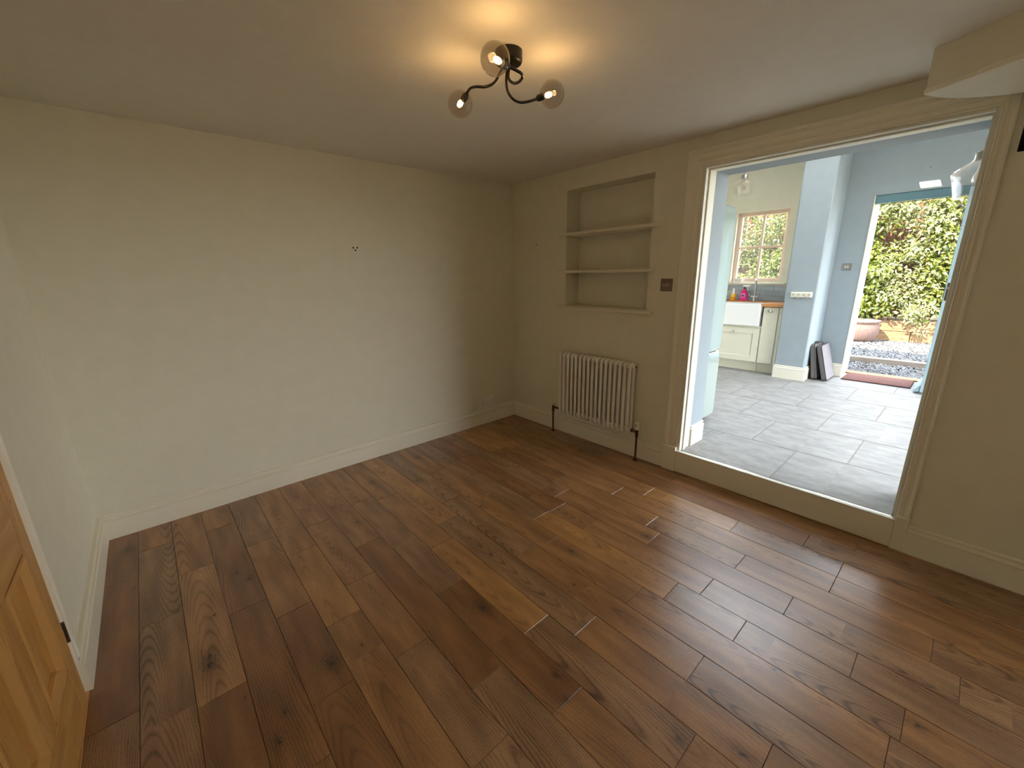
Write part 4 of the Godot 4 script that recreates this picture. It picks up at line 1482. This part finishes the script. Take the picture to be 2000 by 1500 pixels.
	for x in [-0.02, 0.02]:
		mb = MB.new()
		mb.box(Vector3(x - 0.007, 0.026, 0.0198), Vector3(x + 0.007, 0.040, 0.021), 0.0004)
		part("mark", mb, M.steel, bx)

# frame of four rails round a recessed panel
func shaker(o: Node3D, called: String, x0: float, x1: float, y0: float, y1: float, z: float, w: float) -> void:
	var mb := MB.new()
	mb.box(Vector3(x0, y0, z - 0.021), Vector3(x0 + w, y1, z), 0.002)
	mb.box(Vector3(x1 - w, y0, z - 0.021), Vector3(x1, y1, z), 0.002)
	mb.box(Vector3(x0 + w - 0.002, y0, z - 0.021), Vector3(x1 - w + 0.002, y0 + w, z), 0.002)
	mb.box(Vector3(x0 + w - 0.002, y1 - w, z - 0.021), Vector3(x1 - w + 0.002, y1, z), 0.002)
	var d := part(called, mb, M.cabinet, o)
	mb = MB.new()
	mb.box(Vector3(x0 + w - 0.004, y0 + w - 0.004, z - 0.021), Vector3(x1 - w + 0.004, y1 - w + 0.004, z - 0.010))
	part("inset_panel", mb, M.cabinet, d)

# half-dome cup handle
func cup(o: Node3D, at: Vector3) -> void:
	var mb := MB.new()
	var n := 12
	var m := 5
	for i in n:
		for j in m:
			var p := []
			for q in [[i, j], [i + 1, j], [i + 1, j + 1], [i, j + 1]]:
				var a: float = PI * q[0] / n
				var b: float = PI / 2 * q[1] / m
				p.append(at + Vector3(cos(a) * 0.040 * cos(b), sin(a) * 0.026 * cos(b) - 0.010, 0.024 * sin(b)))
			mb.quad(p[0], p[1], p[2], p[3])
	mb.box(at + Vector3(-0.046, -0.012, 0.0), at + Vector3(0.046, -0.006, 0.003), 0.001)
	part("cup_handle", mb, M.chrome, o)

func spray_bottle() -> void:
	var o := thing("spray_bottle", "bright pink spray bottle with white trigger left of the tap", "bottle", Vector3(0.980, 1.1045, -3.640))
	var mb := MB.new()
	# oval body in layers
	var lay := [[0.0, 0.044, 0.026], [0.006, 0.050, 0.030], [0.06, 0.052, 0.031], [0.11, 0.046, 0.029], [0.140, 0.034, 0.024], [0.160, 0.018, 0.016], [0.172, 0.014, 0.014]]
	var n := 20
	for i in lay.size() - 1:
		for k in n:
			var a := TAU * k / n
			var b := TAU * (k + 1) / n
			var p: Array = lay[i]
			var q: Array = lay[i + 1]
			var na := Vector3(cos(a), 0, -sin(a) * 1.6).normalized()
			var nb := Vector3(cos(b), 0, -sin(b) * 1.6).normalized()
			mb.quadn(Vector3(cos(a) * p[1], p[0], -sin(a) * p[2]), Vector3(cos(b) * p[1], p[0], -sin(b) * p[2]), Vector3(cos(b) * q[1], q[0], -sin(b) * q[2]), Vector3(cos(a) * q[1], q[0], -sin(a) * q[2]), na, nb, nb, na)
	part("body", mb, mat(rgb(226, 44, 126), 0.25), o)
	mb = MB.new()
	mb.box(Vector3(-0.026, 0.045, 0.0295), Vector3(0.026, 0.105, 0.0325), 0.001)
	var lb := part("label_panel", mb, mat(rgb(236, 120, 170), 0.4), o)
	mb = MB.new()
	for k in 4:
		mb.box_at(Transform3D(Basis(Vector3.BACK, k * PI / 4), Vector3(0.0, 0.074, 0.0330)), Vector3(0.036, 0.009, 0.001), 0.0)
	part("star_print", mb, mat(rgb(40, 110, 190), 0.4), lb)
	mb = MB.new()
	mb.lathe(PackedVector2Array([Vector2(0.016, 0.168), Vector2(0.018, 0.172), Vector2(0.018, 0.192), Vector2(0.012, 0.196), Vector2(0, 0.196)]), 16)
	part("collar", mb, mat(rgb(60, 60, 80), 0.4), o)
	mb = MB.new()
	mb.box(Vector3(-0.022, 0.194, -0.014), Vector3(0.062, 0.222, 0.014), 0.007)
	mb.box(Vector3(0.055, 0.204, -0.006), Vector3(0.078, 0.218, 0.006), 0.002)
	mb.tube(smooth_path([Vector3(0.034, 0.198, 0), Vector3(0.046, 0.175, 0), Vector3(0.044, 0.150, 0)], 3), 0.006, 8)
	part("trigger_head", mb, M.plastic, o)

# ---------------------------------------------------------------- garden
func garden() -> void:
	var soil := cloudy(rgb(120, 100, 78), rgb(160, 140, 112), 0.05, 1.2, 1.0, 31)
	var mb := MB.new()
	mb.box(Vector3(-9, -0.3, -5.62), Vector3(12, 0.070, KW - 0.40))
	mb.box(Vector3(-9, -0.3, -16), Vector3(12, 0.125, -5.62))
	mb.box(Vector3(4.12, -0.3, KW - 0.40), Vector3(12, 0.070, -0.15))
	structure(part("garden_ground", mb, soil), "earth under the gravel of the garden", "ground")
	# sleepers: step and raised bed
	var st := wood_image(970, rgb(138, 112, 80), rgb(88, 66, 44), 512, 64, 2.4, 0.2, 90.0, [[0.7, 0.1, 0.008, 0.8]], 0.3)
	var sm := wood_mat(st, 0.85)
	sm.uv1_triplanar = true
	sm.uv1_world_triplanar = true
	sm.uv1_scale = Vector3(0.45, 5.0, 5.0)
	var gst := wood_image(975, rgb(120, 112, 102), rgb(78, 70, 62), 512, 64, 2.4, 0.2, 90.0, [], 0.3)
	var gm := wood_mat(gst, 0.9)
	gm.uv1_triplanar = true
	gm.uv1_world_triplanar = true
	gm.uv1_scale = Vector3(0.45, 5.0, 5.0)
	var sl := MB.new()
	sl.box(Vector3(-2.0, 0.02, -5.70), Vector3(5.5, 0.158, -5.575), 0.008)
	tag(part("timber_sleeper", sl, gm), "weathered grey sleeper forming a low step in the gravel", "sleeper")
	var bed := thing("raised_bed", "raised bed of tan timber sleepers below the hedge", "raised bed", Vector3.ZERO)
	for r in 2:
		var x := -4.2 + (0.0 if r == 0 else -1.1)
		while x < 6.0:
			mb = MB.new()
			mb.box(Vector3(x + 0.004, 0.126 + r * 0.20, -8.22), Vector3(x + 2.236, 0.126 + r * 0.20 + 0.194, -8.10 - 0.006 * r), 0.008)
			part("sleeper", mb, sm, bed)
			x += 2.24
	mb = MB.new()
	mb.box(Vector3(-5.2, 0.126, -9.1), Vector3(7.0, 0.519, -8.222))
	part("soil", mb, soil, bed)
	# fence behind the hedge
	var fe := thing("garden_fence", "brown board fence behind the hedge, seen through gaps", "fence", Vector3.ZERO)
	var fm := []
	for k in 3:
		var fi := wood_image(980 + k, [rgb(104, 72, 44), rgb(94, 64, 38), rgb(114, 80, 50)][k], rgb(60, 40, 24), 256, 32, 1.8, 0.12, 110.0, [], 0.3)
		fm.append(wood_mat(fi, 0.9))
	for k in 92:
		var x := -5.4 + k * 0.128
		mb = MB.new()
		mb.box(Vector3(x, 0.525, -9.02), Vector3(x + 0.1285, 2.9 , -8.996 - 0.006 * (k % 2)), 0.003)
		var uvs := mb.uv
		for i in uvs.size():
			uvs[i] = Vector2(mb.v[i].y / 1.8, (mb.v[i].x - x) / 0.13)
		mb.uv = uvs
		part("board", mb, fm[k % 3], fe)
	gravel()
	shrubs()
	# big clay pot
	var pot := thing("garden_pot", "rounded pale clay pot at the left end of the raised bed", "pot", Vector3(1.80, 0.13, -7.72))
	mb = MB.new()
	mb.lathe(PackedVector2Array([Vector2(0, 0), Vector2(0.20, 0), Vector2(0.25, 0.06), Vector2(0.30, 0.20), Vector2(0.29, 0.33), Vector2(0.27, 0.37), Vector2(0.30, 0.385), Vector2(0.30, 0.42), Vector2(0.27, 0.425), Vector2(0.25, 0.39), Vector2(0.0, 0.37)]), 28)
	part("body", mb, cloudy(rgb(84, 66, 60), rgb(110, 90, 82), 0.06, 1.5, 0.95, 41, 0.5), pot)

func stone_mesh(seed_: int, col: Color) -> ArrayMesh:
	var r := RandomNumberGenerator.new()
	r.seed = seed_
	var mb := MB.new()
	var ring := []
	var hs := [-0.4, 0.1, 0.45]
	var rad := [0.75, 1.0, 0.6]
	for i in 3:
		var l := []
		for k in 6:
			var a := TAU * k / 6 + 0.3 * i
			var q: float = rad[i] * r.randf_range(0.8, 1.15)
			l.append(Vector3(cos(a) * q, hs[i] * r.randf_range(0.85, 1.15), -sin(a) * q * 0.8))
		ring.append(l)
	for i in 2:
		for k in 6:
			mb.quad(ring[i][k], ring[i][(k + 1) % 6], ring[i + 1][(k + 1) % 6], ring[i + 1][k])
	for k in 6:
		mb.tri(ring[2][k], ring[2][(k + 1) % 6], Vector3(0, 0.6, 0))
	var m := mat(col, 0.9)
	m.vertex_color_use_as_albedo = true
	return mb.mesh(m)

func gravel() -> void:
	var o := thing("gravel", "pale grey and cream gravel covering the garden path", "gravel")
	o.set_meta("kind", "stuff")
	var areas := [[0.9, 4.2, -5.57, -4.20, 0.070], [-0.2, 5.0, -8.09, -5.71, 0.125]]
	for s in 3:
		var mm := MultiMesh.new()
		mm.transform_format = MultiMesh.TRANSFORM_3D
		mm.use_colors = true
		mm.mesh = stone_mesh(500 + s, Color.WHITE)
		var ts := []
		for a in areas:
			var cnt := int((a[1] - a[0]) * (a[3] - a[2]) * 480.0)
			for k in cnt:
				var sc := rng.randf_range(0.012, 0.026)
				var p := Vector3(rng.randf_range(a[0], a[1]), a[4] + rng.randf_range(0.0, 0.012), rng.randf_range(a[2] + 0.03, a[3] - 0.03))
				var b := Basis(Vector3(rng.randf_range(-1, 1), rng.randf_range(-1, 1), rng.randf_range(-1, 1)).normalized(), rng.randf() * TAU).scaled(Vector3.ONE * sc)
				ts.append(Transform3D(b, p))
		mm.instance_count = ts.size()
		for i in ts.size():
			mm.set_instance_transform(i, ts[i])
			var g := rng.randf_range(0.035, 0.14)
			mm.set_instance_color(i, Color(g * 0.98, g, g * rng.randf_range(0.95, 1.10)))
		var mi := MultiMeshInstance3D.new()
		mi.name = "stones"
		mi.multimesh = mm
		o.add_child(mi, true)
		mi.set_meta("kind", "stuff")

func leaf_mesh(w: float, fold: float) -> ArrayMesh:
	# pointed leaf, 1 long along +x, folded along its rib, normal about +y
	var mb := MB.new()
	var xs := [0.0, 0.3, 0.65, 1.0]
	var ws := [0.02, w, w * 0.8, 0.0]
	var ys := [0.0, 0.06, 0.04, -0.08]
	for i in 3:
		for s in [-1.0, 1.0]:
			var a := Vector3(xs[i], ys[i], 0)
			var b := Vector3(xs[i + 1], ys[i + 1], 0)
			var c := Vector3(xs[i + 1], ys[i + 1] + fold * ws[i + 1], ws[i + 1] * s)
			var d := Vector3(xs[i], ys[i] + fold * ws[i], ws[i] * s)
			if s > 0:
				mb.quad(a, d, c, b)
			else:
				mb.quad(a, b, c, d)
	var m := mat(Color.WHITE, 0.30, 0.0, 0.6)
	m.vertex_color_use_as_albedo = true
	m.backlight_enabled = true
	m.backlight = Color(0.5, 0.55, 0.25)
	return mb.mesh(m)

func shrubs() -> void:
	# label, x range, y range, depth, colours (linear), leaf length, leaves per clump
	var list := [
		["bright yellow-green shrub at the upper left of the garden door view", 1.15, 2.15, 1.5, 3.3, -8.35, [Color(0.096, 0.124, 0.009), Color(0.143, 0.164, 0.017), Color(0.047, 0.078, 0.007)], 0.085, 0.24],
		["yellow-green shrub low at the left of the garden door view", 1.0, 2.05, 0.55, 1.6, -8.2, [Color(0.086, 0.118, 0.011), Color(0.134, 0.156, 0.020), Color(0.043, 0.074, 0.009)], 0.085, 0.24],
		["pale white-edged shrub filling the middle of the garden door view", 1.75, 2.75, 0.75, 2.7, -8.25, [Color(0.190, 0.202, 0.068), Color(0.238, 0.238, 0.101), Color(0.096, 0.124, 0.025)], 0.075, 0.25],
		["lime-green fern-like shrub at the right of the garden door view", 2.45, 3.6, 0.7, 3.3, -8.4, [Color(0.134, 0.164, 0.017), Color(0.181, 0.192, 0.039), Color(0.066, 0.096, 0.011)], 0.10, 0.22],
		["small pale trailing shrub spilling over the raised bed", 2.25, 2.8, 0.30, 0.80, -8.06, [Color(0.209, 0.215, 0.074), Color(0.247, 0.247, 0.107), Color(0.104, 0.129, 0.029)], 0.065, 0.14],
		["green shrub with brown stems behind the left half of the kitchen window", -1.25, -0.35, 0.9, 3.3, -8.2, [Color(0.104, 0.124, 0.017), Color(0.162, 0.164, 0.045), Color(0.057, 0.074, 0.015)], 0.08, 0.18],
		["dense bright green shrub behind the right half of the kitchen window", -0.40, 0.55, 0.9, 3.3, -8.35, [Color(0.096, 0.133, 0.015), Color(0.153, 0.174, 0.033), Color(0.053, 0.083, 0.009)], 0.08, 0.25],
		["mid-green shrub beyond the blue pier, between window and garden door", 0.45, 1.25, 0.7, 3.2, -8.4, [Color(0.077, 0.109, 0.015), Color(0.123, 0.147, 0.029), Color(0.047, 0.074, 0.009)], 0.085, 0.22],
		["green shrub at the far right end of the hedge", 3.5, 4.6, 0.6, 3.2, -8.4, [Color(0.086, 0.114, 0.015), Color(0.134, 0.151, 0.029), Color(0.047, 0.074, 0.009)], 0.085, 0.24],
		["green shrub at the far left end of the hedge", -2.3, -1.2, 0.7, 3.2, -8.4, [Color(0.086, 0.114, 0.015), Color(0.134, 0.151, 0.029), Color(0.047, 0.074, 0.009)], 0.085, 0.24],
	]
	var leaf := [leaf_mesh(0.20, 0.35), leaf_mesh(0.26, 0.2)]
	var bark := mat(rgb(84, 62, 44), 0.95)
	for s in list.size():
		var q: Array = list[s]
		var cx: float = (q[1] + q[2]) / 2.0
		var o := thing("hedge_shrub", q[0], "shrub", Vector3(cx, 0.521, q[5]), "shrubs of the garden hedge")
		var area: float = (q[2] - q[1]) * (q[4] - q[3])
		var clumps := int(area * 34.0)
		var ts := []
		var cs := PackedColorArray()
		for c in clumps:
			var cen := Vector3(rng.randf_range(q[1], q[2]), rng.randf_range(q[3], q[4]), q[5] + rng.randf_range(-0.22, 0.22))
			if Vector2(cen.x - 1.93, cen.y - 2.13).length() < 0.22:
				continue
			var rad: float = q[8] * rng.randf_range(0.6, 1.1)
			var tone := rng.randf()
			for k in 62:
				var dir := Vector3(rng.randfn(), rng.randfn() + 0.25, rng.randfn() + 0.45).normalized()
				var p := cen + dir * rad * pow(rng.randf(), 0.4)
				if Vector2(p.x - 1.93, p.y - 2.13).length() < 0.10:
					continue
				# leaf points outwards and droops; its face turns to the sky and the light
				var along := (dir + Vector3(rng.randfn(), rng.randfn() - 0.4, rng.randfn()) * 0.55).normalized()
				var face := (Vector3(0, 0.8, 0.5) + dir * 0.5 + Vector3(rng.randfn(), rng.randfn(), rng.randfn()) * 0.45).normalized()
				var zax := along.cross(face).normalized()
				face = zax.cross(along)
				var sc: float = q[7] * rng.randf_range(0.7, 1.25)
				ts.append(Transform3D(Basis(along, face, zax).scaled(Vector3.ONE * sc), p - o.position))
				var cl: Array = q[6]
				var t := clampf(tone * 0.6 + rng.randf() * 0.5, 0, 1)
				var col: Color = cl[0].lerp(cl[1], t) if rng.randf() < 0.8 else cl[2]
				cs.append(col)
		var mm := MultiMesh.new()
		mm.transform_format = MultiMesh.TRANSFORM_3D
		mm.use_colors = true
		mm.mesh = leaf[s % 2]
		mm.instance_count = ts.size()
		for i in ts.size():
			mm.set_instance_transform(i, Transform3D(ts[i].basis, ts[i].origin))
			mm.set_instance_color(i, cs[i])
		var mi := MultiMeshInstance3D.new()
		mi.name = "foliage"
		mi.multimesh = mm
		o.add_child(mi, true)
		mi.set_meta("kind", "stuff")
		for k in 3:
			var st := MB.new()
			if q[3] < 0.4 and k > 0:
				break
			var bx := rng.randf_range(q[1], q[2]) - cx
			var top: float = q[4] - 0.521
			st.tube(smooth_path([Vector3(bx * 0.6, 0.014, rng.randf_range(-0.05, 0.05)), Vector3(bx * 0.8 + rng.randf_range(-0.1, 0.1), top * 0.35, -0.12), Vector3(bx + rng.randf_range(-0.12, 0.12), top * 0.7, -0.16), Vector3(bx * 1.1, top * 0.95, -0.1)], 4), 0.012, 6)
			part("stem", st, bark, o)
